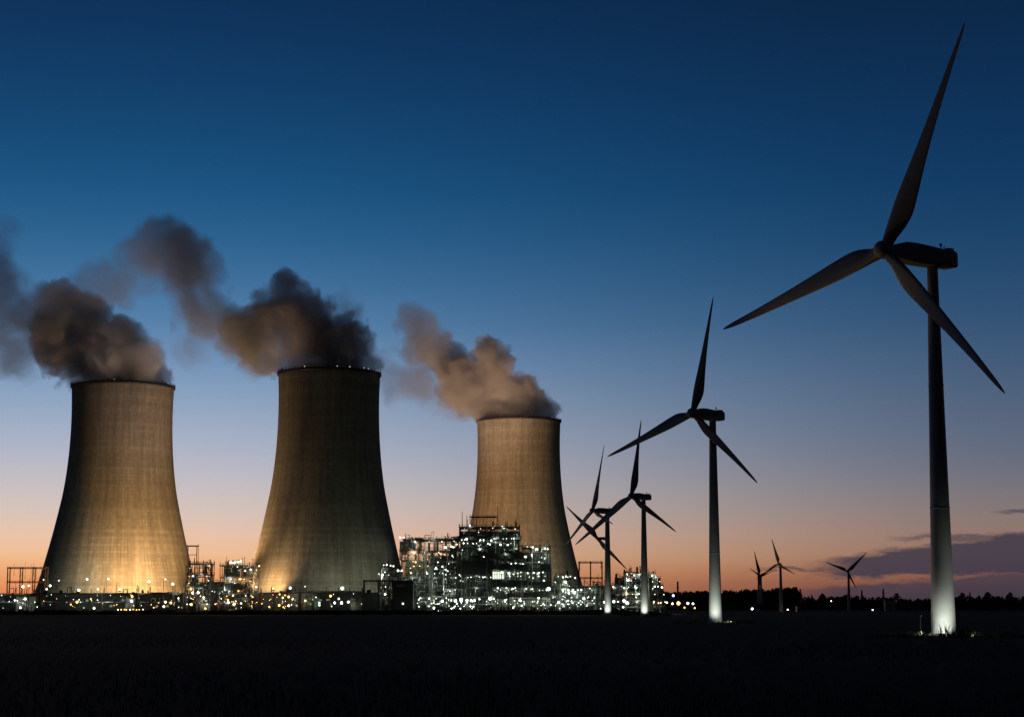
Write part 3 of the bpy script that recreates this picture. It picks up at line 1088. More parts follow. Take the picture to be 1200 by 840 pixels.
def process_unit(name, cat, label, px0, px1, D, depth, levels, seed, lamps='WWGGY', nlamps=30, pipes=14, vessels=4, clads=(), open_top=2.0,
                 bay=6.0, top_posts=6, member=.22, back=None, dark_back=(), glow=520):
    """steel structure with decks. levels: list of (photo y of the deck, px left, px right) from the lowest up"""
    r_ = random.Random(seed)
    x0, x1 = X(px0, D), X(px1, D)
    t = thing(name, label, cat, ((x0 + x1) / 2, D, 0))
    cx = (x0 + x1) / 2
    fr = MB()
    prevz = 0.0
    lev = [(Z(py, D), X(a, D) - cx, X(b, D) - cx) for py, a, b in levels]
    ztop = lev[-1][0]
    for li, (z, a, b) in enumerate(lev):
        nb = max(1, int(round((b - a) / bay)))
        for i in range(nb + 1):
            xx = a + (b - a) * i / nb
            for yy in (0, depth * .5, depth):
                ext = open_top if li == len(lev) - 1 and r_.random() < .5 else 0
                fr.box(xx - member, xx + member, yy - member, yy + member, prevz, z + ext)
        for yy in (0, depth * .5, depth):
            fr.box(a, b, yy - member * .8, yy + member * .8, z - .75, z - .32)
        for i in range(nb):
            xa, xb = a + (b - a) * i / nb, a + (b - a) * (i + 1) / nb
            if r_.random() < .35:
                yy = pick(r_, (0, depth))
                if r_.random() < .5:
                    fr.bar((xa, yy, prevz + .3), (xb, yy, z - .5), .13, 4)
                else:
                    fr.bar((xb, yy, prevz + .3), (xa, yy, z - .5), .13, 4)
        dk = MB()
        dk.box(a - .4, b + .4, -.5, depth + .5, z - .3, z)
        dk.box(a - .4, b + .4, -.62, -.5, z - .6, z + .15)
        dk.build('deck', M['deck'], t)
        rl = MB()
        rail(rl, a - .3, b + .3, -.45, z)
        if r_.random() < .6:
            rail(rl, a - .3, b + .3, depth + .4, z)
        rl.build('railing', M['steel'], t)
        prevz = z
    fr.build('steel_frame', M['dark'] if r_.random() < .5 else M['steel'], t)
    for (pa, pb, ya, yb) in dark_back:
        bm_ = MB()
        xa, xb, za, zb = X(pa, D) - cx, X(pb, D) - cx, Z(yb, D), Z(ya, D)
        bm_.box(xa, xb, depth * .8, depth * .8 + .3, za, zb)
        for i in range(max(2, int((xb - xa) / 3))):
            xx = xa + (xb - xa) * r_.random()
            bm_.box(xx - .2, xx + .2, depth * .8 - .25, depth * .8, za, zb)
        bm_.build('screen_wall', M['screen'], t)
    if back:
        for (pa, pb, ya, yb) in back:
            bm_ = MB()
            bm_.box(X(pa, D) - cx, X(pb, D) - cx, depth * .62, depth * .62 + .3, Z(yb, D), Z(ya, D))
            bm_.build('back_wall', M['paleclad'], t)
    for (pa, pb, ya, yb, mat, yoff) in clads:
        bm_ = MB()
        za, zb = Z(yb, D), Z(ya, D)
        xa, xb = X(pa, D) - cx, X(pb, D) - cx
        xc = xa
        while xc < xb - .5:
            xn = min(xb, xc + r_.uniform(3, 9))
            if r_.random() < .9:
                dy_ = r_.uniform(-.5, .5)
                bm_.box(xc, xn - r_.choice((0, .15, .5)), yoff + dy_, yoff + 4 + dy_, za + r_.uniform(-.5, .5), zb + r_.uniform(-.7, .6))
            xc = xn
        k = max(2, int((xb - xa) / 1.5))
        for i in range(k):
            xx = xa + (xb - xa) * (i + .5) / k
            bm_.box(xx - .12, xx + .12, yoff - .62, yoff - .48, za + r_.uniform(-1.5, .4), zb + r_.uniform(-.4, 1.5))
        bm_.build('cladding', M[mat], t)
    zs = [0] + [l[0] for l in lev]
    mats = ('galv', 'lag', 'steel', 'steel', 'cream', 'dark', 'green')
    for i in range(pipes):
        li = r_.randrange(len(lev))
        z, a, b = lev[li]
        zb_ = zs[li]
        p = MB()
        rad = r_.choice((.14, .2, .2, .3, .45))
        yy = r_.uniform(-.9, depth * .5)
        kind = r_.random()
        if kind < .45:        # riser through several decks
            xx = r_.uniform(a, b)
            top = min(ztop + r_.uniform(-3, 3.5), z + r_.uniform(2, 8))
            bend = r_.uniform(-5, 5)
            p.path([(xx, yy, r_.uniform(0, 2)), (xx, yy, top), (max(a, min(b, xx + bend)), yy, top)], rad)
        else:                 # run along a level
            xa, xb = sorted((r_.uniform(a, b), r_.uniform(a, b)))
            zz = r_.uniform(zb_ + 1.2, max(zb_ + 1.4, z - .9))
            p.path([(xa, yy, zb_ + .2), (xa, yy, zz), (xb, yy, zz), (xb, yy, max(zb_ + .2, zz - r_.uniform(.5, 3)))], rad)
        p.build('pipe', M[pick(r_, mats)], t)
    for i in range(vessels):
        li = r_.randrange(len(lev))
        z, a, b = lev[li]
        zb_ = zs[li]
        p = MB()
        hh = z - zb_
        yy = r_.uniform(1.5, depth * .45)
        if r_.random() < .5:
            rad = min(hh * .36, r_.uniform(.8, 1.6))
            ln = r_.uniform(3, 7)
            xx = r_.uniform(a + 1, max(a + 1.5, b - ln - 1))
            c = (xx, yy, zb_ + rad + .6)
            p.lathe([(.05, -.6 * rad), (rad * .6, -.45 * rad), (rad * .9, -.2 * rad), (rad, 0), (rad, ln), (rad * .9, ln + .2 * rad), (rad * .6, ln + .45 * rad), (.05, ln + .6 * rad)],
                    c, 14, 'X')
            for f in (.2, .8):
                p.box(xx + ln * f - .2, xx + ln * f + .2, yy - rad * .7, yy + rad * .7, zb_, zb_ + .8)
        else:
            rad = r_.uniform(.7, 1.6)
            xx = r_.uniform(a + rad, max(a + rad + .5, b - rad))
            ht = max(1.5, hh - 1.2)
            p.lathe([(rad * .7, 0), (rad, .3), (rad, ht), (rad * .8, ht + .35), (rad * .35, ht + .55), (.05, ht + .6)], (xx, yy, zb_), 14)
        p.build('vessel', M[pick(r_, ('galv', 'green', 'cream', 'lag', 'steel'))], t)
    # stair tower, scaffold poles and drop pipes standing before the decks
    for q in range(2):
        st = MB()
        xx = r_.uniform(lev[0][1] + 2, lev[0][2] - 5)
        zz, sgn = 0.0, 1
        while zz < ztop - 2 and xx > lev[-1][1] - 12:
            st.bar((xx if sgn > 0 else xx + 3.5, -2.2, zz), (xx + 3.5 if sgn > 0 else xx, -2.2, zz + 2.6), .16, 4)
            st.bar((xx if sgn > 0 else xx + 3.5, -2.2, zz + 1), (xx + 3.5 if sgn > 0 else xx, -2.2, zz + 3.6), .06, 4)
            zz += 2.6
            sgn = -sgn
            st.box(xx - .4, xx + 3.9, -2.6, -1.6, zz - .1, zz)
        for dx in (-.4, 3.9):
            st.box(xx + dx - .1, xx + dx + .1, -2.3, -2.1, 0, zz + 1)
        st.build('stair_tower', M['steel'], t)
    for q in range(10):
        li = r_.randrange(len(lev))
        z, a, b = lev[li]
        st = MB()
        xx = r_.uniform(a - 1.5, b + 1.5)
        zlo = r_.uniform(0, z * .6)
        st.bar((xx, -1.9, zlo), (xx, -1.9, min(ztop + 3, z + r_.uniform(1, 7))), r_.choice((.1, .14, .2)), 6)
        if r_.random() < .6:
            for zz in (zlo + 2, zlo + 4.5):
                st.bar((xx, -1.9, zz), (xx + r_.uniform(-4, 4), -1.9, zz + r_.uniform(0, 1.5)), .09, 4)
        st.build('drop_pipe', M[pick(r_, ('galv', 'steel', 'dark', 'lag'))], t)
    for q in range(16):
        li = r_.randrange(len(lev))
        z, a, b = lev[li]
        lamp(t, 'D' if r_.random() < .6 else pick(r_, lamps), r_.uniform(a - 1, b + 1), r_.uniform(-2.4, depth * .3), r_.uniform(zs[li] + 1, z), r_.choice((.16, .2, .26)))
    zt, a, b = lev[-1]
    for i in range(top_posts):
        p = MB()
        xx = r_.uniform(a, b)
        yy = r_.uniform(0, depth)
        hh = r_.uniform(2, 6)
        p.bar((xx, yy, zt), (xx, yy, zt + hh), r_.choice((.10, .14, .3)), 6)
        if r_.random() < .5:
            p.box(xx - .8, xx + .8, yy - .1, yy + .1, zt + hh - .2, zt + hh)
        p.build('vent_pipe', M['dark'], t)
    for li, (z, a, b) in enumerate(lev):
        k = max(1, int((b - a) / 8))
        for i in range(k):
            if r_.random() < .72:
                fill_light(((x0 + x1) / 2 + a + (b - a) * (i + r_.random()) / k, D + r_.choice((-2.2, -1.5, depth * .3)), z - r_.uniform(.9, 1.6)),
                           pick(r_, lamps), glow * r_.uniform(.4, 1.5))
    for i in range(int(nlamps * .6)):
        li = r_.randrange(len(lev))
        z, a, b = lev[li]
        zz = z - r_.uniform(.9, 1.5) if r_.random() < .65 else r_.uniform(zs[li] + 1.2, z - .8)
        lamp(t, pick(r_, lamps), r_.uniform(a, b), r_.uniform(-1.6, depth * .35), zz, lamp_size(r_))
    return t, cx


def lamp_row(t, cx, D, px0, px1, py, n, c, r, y=-.9, jit=.6, seed=1):
    r_ = random.Random(seed)
    for i in range(n):
        if jit > .3 and r_.random() < .16:
            continue
        px = px0 + (px1 - px0) * (i + .5) / n + r_.uniform(-jit, jit) * (px1 - px0) / n * 1.1
        cc = 'D' if r_.random() < .3 else pick(r_, c)
        lamp(t, cc, X(px, D) - cx, y + r_.uniform(-.4, 2.5), Z(py + r_.uniform(-1.3, 1.3), D), r * pick(r_, (.55, .7, .8, .9, 1.0, 1.15, 1.4)))


# multi-storey deck block on the right of the core: dark parapets over bright strips
t, cx = process_unit('process_building', 'process plant', 'brightest block of the plant, four lit storeys under dark parapet bands', 574, 647, 1190, 20,
                     [(698, 576, 647), (686.5, 576, 647), (668, 576, 646), (647, 590, 645), (641, 612, 644)], 11, 'WGG', 12, 30, 8, bay=6.5, top_posts=9,
                     back=[(576, 646, 668, 711), (590, 645, 648, 667)],
                     clads=[(576, 647, 693.5, 699, 'clad', -1.4), (576, 647, 680, 686.5, 'clad', -1.4), (576, 646, 661, 668, 'clad', -1.4),
                            (568, 617, 648, 655, 'clad', -1.4)])
for row, (a, b, y, n, c, r) in enumerate(((580, 642, 688.5, 10, 'GGW', .62), (588, 640, 671.5, 12, 'GGY', .5), (592, 640, 653.5, 8, 'WG', .6), (592, 640, 659.5, 12, 'WD', .4),
                                          (578, 644, 702, 8, 'WG', .75), (580, 640, 676, 12, 'D', .45), (617, 645, 642, 9, 'WG', .6), (578, 642, 691.5, 14, 'D', .4), (640, 645, 690, 4, 'W', .7))):
    lamp_row(t, cx, 1190, a, b, y, n, c, r, seed=row + 3)
m = MB()
zz0, zz1 = Z(678, 1190), Z(667.5, 1190)
m.box(X(577, 1190) - cx, X(591, 1190) - cx, .3, .5, zz0, zz1)
w = m.build('lit_window', M['winW'], t)
m = MB()
for i in range(6):
    xx = X(577 + i * 2.8, 1190) - cx
    m.box(xx - .12, xx + .12, .1, .3, zz0, zz1)
m.box(X(577, 1190) - cx, X(591, 1190) - cx, .12, .28, (zz0 + zz1) / 2 - .1, (zz0 + zz1) / 2 + .1)
m.build('mullions', M['dark'], w)

# tall core
t, cx = process_unit('process_tower', 'process plant', 'tallest open steel core of the plant with a gantry on its roof', 524, 612, 1216, 24,
                     [(700, 524, 612), (688, 524, 612), (674, 524, 600), (658, 524, 600), (642, 528, 606), (630, 536, 610), (617, 538, 609)], 21, 'WWGGD', 44, 70, 14, dark_back=[(524, 612, 645, 712), (538, 609, 621, 646)],
                     bay=6, top_posts=10, clads=[(535, 578, 656, 672, 'clad', -1.5), (528, 600, 642, 648, 'clad', -1.2), (540, 611, 627, 631, 'clad', -1.0)])
lamp_row(t, cx, 1216, 540, 606, 632, 12, 'WGW', .55, seed=41)
lamp_row(t, cx, 1216, 536, 600, 637, 14, 'GWD', .5, seed=42)
lamp_row(t, cx, 1216, 528, 576, 675.5, 14, 'WDG', .5, seed=43)
lamp_row(t, cx, 1216, 549, 556, 616, 3, 'W', .85, seed=44)
lamp_row(t, cx, 1216, 577, 592, 618, 4, 'BW', .75, seed=45)
lamp_row(t, cx, 1216, 520, 560, 668, 8, 'WG', .45, seed=46)
lamp_row(t, cx, 1216, 530, 576, 704, 5, 'GW', 1.0, seed=47)
g = MB()
gx0, gx1, gz0, gz1 = X(550, 1216) - cx, X(582, 1216) - cx, Z(617, 1216), Z(604.5, 1216)
g.box(gx0, gx1, 3.6, 4.4, gz1 - .9, gz1)
for i in range(9):
    xx = gx0 + (gx1 - gx0) * i / 8
    g.box(xx - .12, xx + .12, 3.9, 4.1, gz0, gz1 + (1 if i % 3 == 0 else 0))
g.box(gx0, gx1, 3.9, 4.1, gz1 + .7, gz1 + .85)
g.build('roof_gantry', M['dark'], t)
for px, py in ((541, 598.5), (546.5, 603), (583, 592), (604, 608)):
    v = MB()
    v.bar((X(px, 1216) - cx, 6, Z(618, 1216)), (X(px, 1216) - cx, 6, Z(py, 1216)), .28, 6, .16)
    v.build('vent_mast', M['dark'], t)

# lower open unit at the left of the core with an orange-lit inside
t, cx = process_unit('process_rack', 'process plant', 'open steel unit with an orange lit interior, right of the dark tower', 465, 541, 1228, 20,
                     [(700, 470, 541), (690, 470, 541), (676, 472, 541), (656, 470, 541), (645, 468, 541), (632, 472, 541)], 31, 'WGD', 26, 56, 10, dark_back=[(500, 541, 650, 712), (466, 502, 677, 712), (466, 484, 633, 645)], bay=5.5, top_posts=14,
                     back=[(474, 500, 655, 676)], clads=[(470, 497, 644, 649, 'rust', -.6), (476, 540, 630.5, 632.5, 'clad', -.6)])
lamp_row(t, cx, 1228, 475, 500, 657, 6, 'O', .42, y=3, seed=51)
lamp_row(t, cx, 1228, 475, 500, 664, 5, 'O', .42, y=3, seed=52)
lamp_row(t, cx, 1228, 476, 500, 671, 5, 'OY', .42, y=3, seed=53)
lamp_row(t, cx, 1228, 480, 526, 648, 7, 'OY', .4, seed=54)
lamp_row(t, cx, 1228, 466, 472, 630, 3, 'W', .7, seed=55)
lamp_row(t, cx, 1228, 508, 522, 665, 4, 'W', .6, seed=56)
lamp_row(t, cx, 1228, 518, 540, 640, 5, 'GW', .75, seed=57)
lamp_row(t, cx, 1228, 500, 540, 672, 9, 'WD', .5, seed=58)
lamp_row(t, cx, 1228, 484, 540, 701, 7, 'WG', .8, seed=59)

# platform tower with a row of lamps against the dark cooling tower
t, cx = process_unit('platform_tower', 'platform tower', 'small lamp-topped platform tower before the right foot of the dark cooling tower', 445, 466, 1180, 10,
                     [(697, 445, 466), (685, 445, 466), (674, 445, 466), (665, 447, 463)], 61, 'WG', 8, 8, 3, bay=5, top_posts=3)
lamp_row(t, cx, 1180, 447, 463, 662.5, 4, 'G', .62, jit=.1, seed=62)
lamp_row(t, cx, 1180, 443, 456, 672.5, 5, 'G', .5, seed=63)
lamp_row(t, cx, 1180, 464, 474, 669, 3, 'GD', .55, seed=64)

# right end unit
t, cx = process_unit('process_unit', 'process plant', 'low glittering unit at the right end of the plant, turbine masts before it', 718, 777, 1200, 18,
                     [(703, 706, 780), (694, 708, 779), (685, 718, 777), (677, 726, 774), (672, 736, 768)], 71, 'WWGGDDY', 40, 46, 10, dark_back=[(708, 779, 690, 712), (722, 776, 676, 691)], bay=5.5, top_posts=9)
lamp_row(t, cx, 1200, 726, 772, 673, 10, 'GWW', .6, seed=72)
lamp_row(t, cx, 1200, 716, 776, 688, 12, 'WDG', .55, seed=73)
lamp_row(t, cx, 1200, 716, 760, 705, 7, 'W', .85, seed=74)
lamp_row(t, cx, 1200, 758, 786, 706, 7, 'YOY', .55, seed=75)

# middle right low unit, bridging the core and the end unit
t, cx = process_unit('process_unit', 'process plant', 'low unit at the foot of the amber tower, full of white lamps', 646, 716, 1185, 18,
                     [(704, 646, 716), (697, 646, 714), (689, 648, 708), (680, 650, 668)], 81, 'WWGGDD', 52, 46, 10, dark_back=[(646, 716, 686, 712)], bay=5, top_posts=12)
lamp_row(t, cx, 1185, 648, 714, 702, 11, 'WG', .8, seed=82)
lamp_row(t, cx, 1185, 652, 700, 690, 10, 'WDG', .55, seed=83)
lamp_row(t, cx, 1185, 646, 690, 708, 9, 'WDD', .6, seed=84)
lamp_row(t, cx, 1185, 652, 676, 676, 6, 'D', .6, seed=85)

# tower 1 / tower 2 gap
t, cx = process_unit('process_unit', 'process plant', 'dark block with a lit roof deck, left of the dark cooling tower', 257, 298, 1215, 18,
                     [(700, 240, 300), (690, 240, 300), (676, 258, 297), (662, 257, 298)], 91, 'YOOWDD', 26, 40, 7, dark_back=[(240, 300, 681, 712)], bay=5.5, top_posts=10,
                     clads=[(262, 280, 664, 676, 'clad', .5), (258, 297, 684, 690, 'clad', -.8)], back=[(280, 297, 664, 676)])
lamp_row(t, cx, 1215, 268, 284, 658, 6, 'GWW', .7, seed=92)
lamp_row(t, cx, 1215, 276, 297, 668, 6, 'WDY', .55, seed=93)
lamp_row(t, cx, 1215, 236, 300, 706, 14, 'OYOW', .6, seed=94)
t, cx = process_unit('process_unit', 'process plant', 'stepped open unit with a tall hoist frame beside the pale tower', 219, 250, 1222, 14,
                     [(700, 214, 252), (688, 217, 248), (672.5, 219, 246), (660, 220, 246)], 101, 'YWDO', 18, 34, 6, dark_back=[(216, 250, 682, 712)], bay=5, top_posts=4)
f_ = MB()
fx0, fx1 = X(217.5, 1222) - cx, X(228, 1222) - cx
for xx in (fx0, fx1):
    f_.box(xx - .25, xx + .25, 3.7, 4.3, Z(660, 1222), Z(638.5, 1222))
f_.box(fx0 - 1, fx1 + 1, 3.6, 4.4, Z(640, 1222), Z(638.5, 1222))
f_.box(fx0, fx1, 3.8, 4.2, Z(650, 1222), Z(649.3, 1222))
f_.bar((X(230, 1222) - cx, 4, Z(660, 1222)), (X(230, 1222) - cx, 4, Z(637, 1222)), .15, 6)
f_.build('hoist_frame', M['rust'], t)
lamp_row(t, cx, 1222, 222, 236, 694, 4, 'Y', .95, seed=102)


# switchyard gantries: open frames with hanging strings
def gantry(label, px0, px1, ytop, D, bays, seed, levels=2, mat='dark', drops=10, base=711):
    r_ = random.Random(seed)
    x0, x1 = X(px0, D), X(px1, D)
    cx = (x0 + x1) / 2
    t = thing('switchyard_gantry', label, 'gantry', (cx, D, 0), 0, 'open steel gantries of the plant')
    H = Z(ytop, D)
    a, b = x0 - cx, x1 - cx
    for i in range(bays + 1):
        xx = a + (b - a) * i / bays
        c = MB()
        for yy in (0, 6):
            c.box(xx - .3, xx + .3, yy - .3, yy + .3, 0, H)
        zz = 0
        while zz + 4 < H:
            c.bar((xx, 0, zz), (xx, 6, zz + 4), .1, 4)
            zz += 4
        c.build('column', M[mat], t)
    for k in range(levels):
        zz = H - k * (H * .30)
        c = MB()
        for yy in (0, 6):
            c.box(a - .5, b + .5, yy - .25, yy + .25, zz - 1.2, zz - .7)
            c.box(a - .5, b + .5, yy - .2, yy + .2, zz - .2, zz)
            n = bays * 4
            for i in range(n):
                xa, xb = a + (b - a) * i / n, a + (b - a) * (i + 1) / n
                c.bar((xa, yy, zz - 1 if i % 2 else zz - .1), (xb, yy, zz - .1 if i % 2 else zz - 1), .08, 4)
        c.build('beam', M[mat], t)
    for i in range(drops):
        c = MB()
        xx = r_.uniform(a, b)
        z1 = H - r_.choice((0, H * .3)) - .5
        z0 = max(4, z1 - r_.uniform(4, 9))
        c.bar((xx, 3, z0), (xx, 3, z1), .10, 5)
        for q in range(4):
            c.lathe([(.1, 0), (.3, .1), (.1, .25)], (xx, 3, z0 + q * .5), 8)
        if r_.random() < .5:
            c.bar((xx, 3, z1), (xx, 3, z1 + r_.uniform(2, 4)), .08, 4)
        c.build('insulator', M['steel'], t)
    return t, cx


gantry('two-level switchyard gantry at the far left edge, black against the sunset', 7.5, 52, 664, 1230, 3, 1, 2, 'rust', 14)
gantry('portal gantry standing right of the amber tower against the red sky', 679, 706, 657.5, 1290, 2, 2, 2, 'rust', 5)
gantry('low wide gantry before the right foot of the dark tower', 426, 460, 679, 1168, 2, 3, 1, 'dark', 4)

# dark shed with faded lettering
D = 1166
t = thing('plant_shed', 'windowless dark shed with faded sign letters near the platform tower', 'shed', ((X(460, D) + X(484, D)) / 2, D, 0))
hw = (X(484, D) - X(460, D)) / 2
Hs = Z(681, D)
m = MB()
m.box(-hw, hw, 0, 10, 0, Hs)
for i in range(16):
    xx = -hw + 2 * hw * (i + .5) / 16
    m.box(xx - .1, xx + .1, -.12, 0, .2, Hs - .3)
m.build('wall', M['clad'], t)
m = MB()
m.box(-hw - .4, hw + .4, -.5, 10.5, Hs + .01, Hs + .5)
m.build('roof', M['dark'], t)
m = MB()
lx = X(464.5, D) - t.location.x
zz = Z(687, D)
strokes = {'W': [(0, 1, .25, 0), (.25, 0, .5, .7), (.5, .7, .75, 0), (.75, 0, 1, 1)], 'U': [(0, 1, 0, 0), (0, 0, .8, 0), (.8, 0, .8, 1)],
           'X': [(0, 0, .8, 1), (0, 1, .8, 0)], 'L': [(0, 1, 0, 0), (0, 0, .7, 0)]}
for ch in 'WUXL':
    for (ax, az, bx, bz) in strokes[ch]:
        m.bar((lx + ax * 1.1, -.2, zz + az * 1.5), (lx + bx * 1.1, -.2, zz + bz * 1.5), .13, 4)
    lx += 1.55
m.build('sign_lettering', M['letter'], t)


def plant_hall(label, px0, px1, ytop, D, depth, seed, mat='clad', win='lampD', nwin=0):
    r_ = random.Random(seed)
    x0, x1 = X(px0, D), X(px1, D)
    cx = (x0 + x1) / 2
    a, b = x0 - cx, x1 - cx
    H = Z(ytop, D)
    t = thing('plant_hall', label, 'plant building', (cx, D, 0), 0, 'long low halls of the plant')
    m = MB()
    m.box(a, b, 0, depth, 0, H)
    k = int((b - a) / 2.5)
    for i in range(k):
        xx = a + (b - a) * (i + .5) / k
        m.box(xx - .12, xx + .12, -.14, 0, .3, H - .5)
    m.build('wall', M[mat], t)
    m = MB()
    m.box(a - .4, b + .4, -.5, depth + .5, H + .01, H + .55)
    for i in range(int((b - a) / 12)):
        xx = r_.uniform(a + 1, b - 2)
        m.box(xx, xx + r_.uniform(.8, 2.2), 2, 4, H + .55, H + r_.uniform(1.2, 2.6))
    m.build('roof', M['dark'], t)
    for i in range(int((b - a) / 14)):
        m = MB()
        xx = r_.uniform(a + 1, b - 1)
        m.bar((xx, 1, H + .5), (xx, 1, H + r_.uniform(2, 6)), r_.choice((.1, .16, .25)), 6)
        m.build('vent_pipe', M['dark'], t)
    for i in range(nwin):
        xx = r_.uniform(a + 1, b - 2.5)
        zz = r_.choice((H * .35, H * .62))
        m = MB()
        m.box(xx, xx + r_.uniform(1.2, 2.4), -.3, -.16, zz, zz + 1.4)
        m.build('window', M[win], t)
    return t


plant_hall('long dark hall before the pale tower, its flat roof a black line', 44, 214, 695.5, 1188, 14, 1, nwin=6, win='winD')
plant_hall('dark hall under the left gantry at the picture edge', -40, 40, 698, 1192, 12, 2, nwin=4, win='winD')
plant_hall('dull brick hall in the gap between the two near cooling towers', 216, 300, 695, 1240, 14, 3, 'brick', nwin=5, win='winY')
plant_hall('long dark hall before the dark tower, behind the row of white lamps', 304, 444, 695, 1190, 14, 4, nwin=5, win='winD')
plant_hall('dark hall behind the low unit of white lamps, beside the amber tower', 640, 720, 692, 1236, 14, 5)
plant_hall('dark hall behind the right end unit', 700, 782, 694, 1240, 14, 6, nwin=3, win='winY')
plant_hall('dark hall behind the open orange-lit unit', 444, 545, 690, 1262, 14, 7)


# front line: low pipe racks with pipes, fence, small sheds, tanks and lamp posts
def pipe_rack(label, px0, px1, ytop, D, seed, lamps='WD', nl=8, npipes=5):
    r_ = random.Random(seed)
    x0, x1 = X(px0, D), X(px1, D)
    cx = (x0 + x1) / 2
    a, b = x0 - cx, x1 - cx
    H = Z(ytop, D)
    t = thing('pipe_rack', label, 'pipe rack', (cx, D, 0), 0, 'low pipe racks along the front of the plant')
    n = max(2, int((b - a) / 7))
    fr = MB()
    for i in range(n + 1):
        xx = a + (b - a) * i / n
        for yy in (0, 5):
            fr.box(xx - .22, xx + .22, yy - .22, yy + .22, 0, H + (r_.uniform(1, 5) if r_.random() < .35 else 0))
        fr.box(xx - .18, xx + .18, 0, 5, H - .4, H - .05)
        fr.box(xx - .15, xx + .15, 0, 5, H * .55, H * .55 + .3)
    for yy in (0, 5):
        fr.box(a, b, yy - .15, yy + .15, H - .45, H - .04)
    fr.build('steel_frame', M['dark'], t)
    for i in range(npipes):
        p = MB()
        rad = r_.choice((.16, .22, .3, .4))
        zz = (H if i % 2 else H * .55 + .3) + rad
        yy = .5 + i * 4.2 / npipes
        xa = a + r_.uniform(0, .3) * (b - a)
        xb = b - r_.uniform(0, .3) * (b - a)
        pts = [(xa, yy, zz - r_.uniform(1, 3)), (xa, yy, zz)]
        if r_.random() < .6:
            xm = r_.uniform(xa + 2, xb - 2)
            up = r_.uniform(1.5, 4)
            pts += [(xm, yy, zz), (xm, yy, zz + up), (xm + 2.5, yy, zz + up), (xm + 2.5, yy, zz)]
        pts += [(xb, yy, zz), (xb, yy, zz - r_.uniform(1, 3))]
        p.path(pts, rad)
        p.build('pipe', M[pick(r_, ('galv', 'lag', 'steel', 'dark'))], t)
    for i in range(max(2, int((b - a) / 11))):
        fill_light((cx + r_.uniform(a, b), D + r_.choice((-3, -2, 6)), r_.uniform(4.5, H)), pick(r_, lamps), 800 * r_.uniform(.4, 1.6))
    for i in range(nl):
        lamp(t, pick(r_, lamps), r_.uniform(a, b), r_.uniform(-1, 2), r_.uniform(3.6, H - .6), lamp_size(r_) * .9)
    return t


racks = [(-30, 46, 696, 'pipe rack at the far left edge with pale green lamps', 'GGDW', 22), (48, 104, 695, 'pipe rack before the shaded left foot of the pale tower', 'DWGYO', 14),
         (106, 160, 695, 'pipe rack before the middle of the pale tower, white tank lamp beside it', 'DYWO', 14), (162, 216, 695, 'pipe rack before the lit right foot of the pale tower', 'YDOW', 14),
         (218, 262, 697, 'pipe rack below the stepped unit, warm lamps inside', 'OYYD', 16), (264, 304, 696, 'pipe rack below the dark block, orange lamps inside', 'OOYW', 14),
         (306, 350, 694, 'pipe rack at the left foot of the dark tower, many orange lamps', 'OOOY', 26), (352, 424, 693, 'pipe rack before the middle of the dark tower', 'DWYD', 12),
         (486, 536, 699, 'pipe rack before the open orange-lit unit', 'WGD', 22), (538, 596, 700, 'pipe rack before the tallest steel core', 'WGGD', 26),
         (598, 650, 702, 'pipe rack before the brightest block', 'WWGD', 24), (652, 716, 702, 'pipe rack before the low unit of white lamps', 'WGD', 22)]
for i, (a, b, y, lab, lm, nl) in enumerate(racks):
    pipe_rack(lab, a, b, y, 1158 + (i % 3) * 3, 200 + i, lm, nl)
lt = racks  # noqa


def lamp_post(px, py, D, c, r, label, arm=1.2, double=False, grp='lamp posts among the plant'):
    x = X(px, D)
    z = Z(py, D)
    t = thing('lamp_post', label, 'lamp post', (x, D, 0), 0, grp)
    m = MB()
    m.bar((0, 0, 0), (0, 0, z + .2), .16, 8, .09)
    m.build('pole', M['dark'], t)
    m = MB()
    m.bar((0, 0, z + .2), (arm, -.4, z + .35), .07, 6)
    if double:
        m.bar((0, 0, z + .2), (-arm, -.4, z + .35), .07, 6)
    m.build('arm', M['dark'], t)
    lamp(t, c, arm, -.4, z, r)
    if double:
        lamp(t, c, -arm, -.4, z, r)
    return t


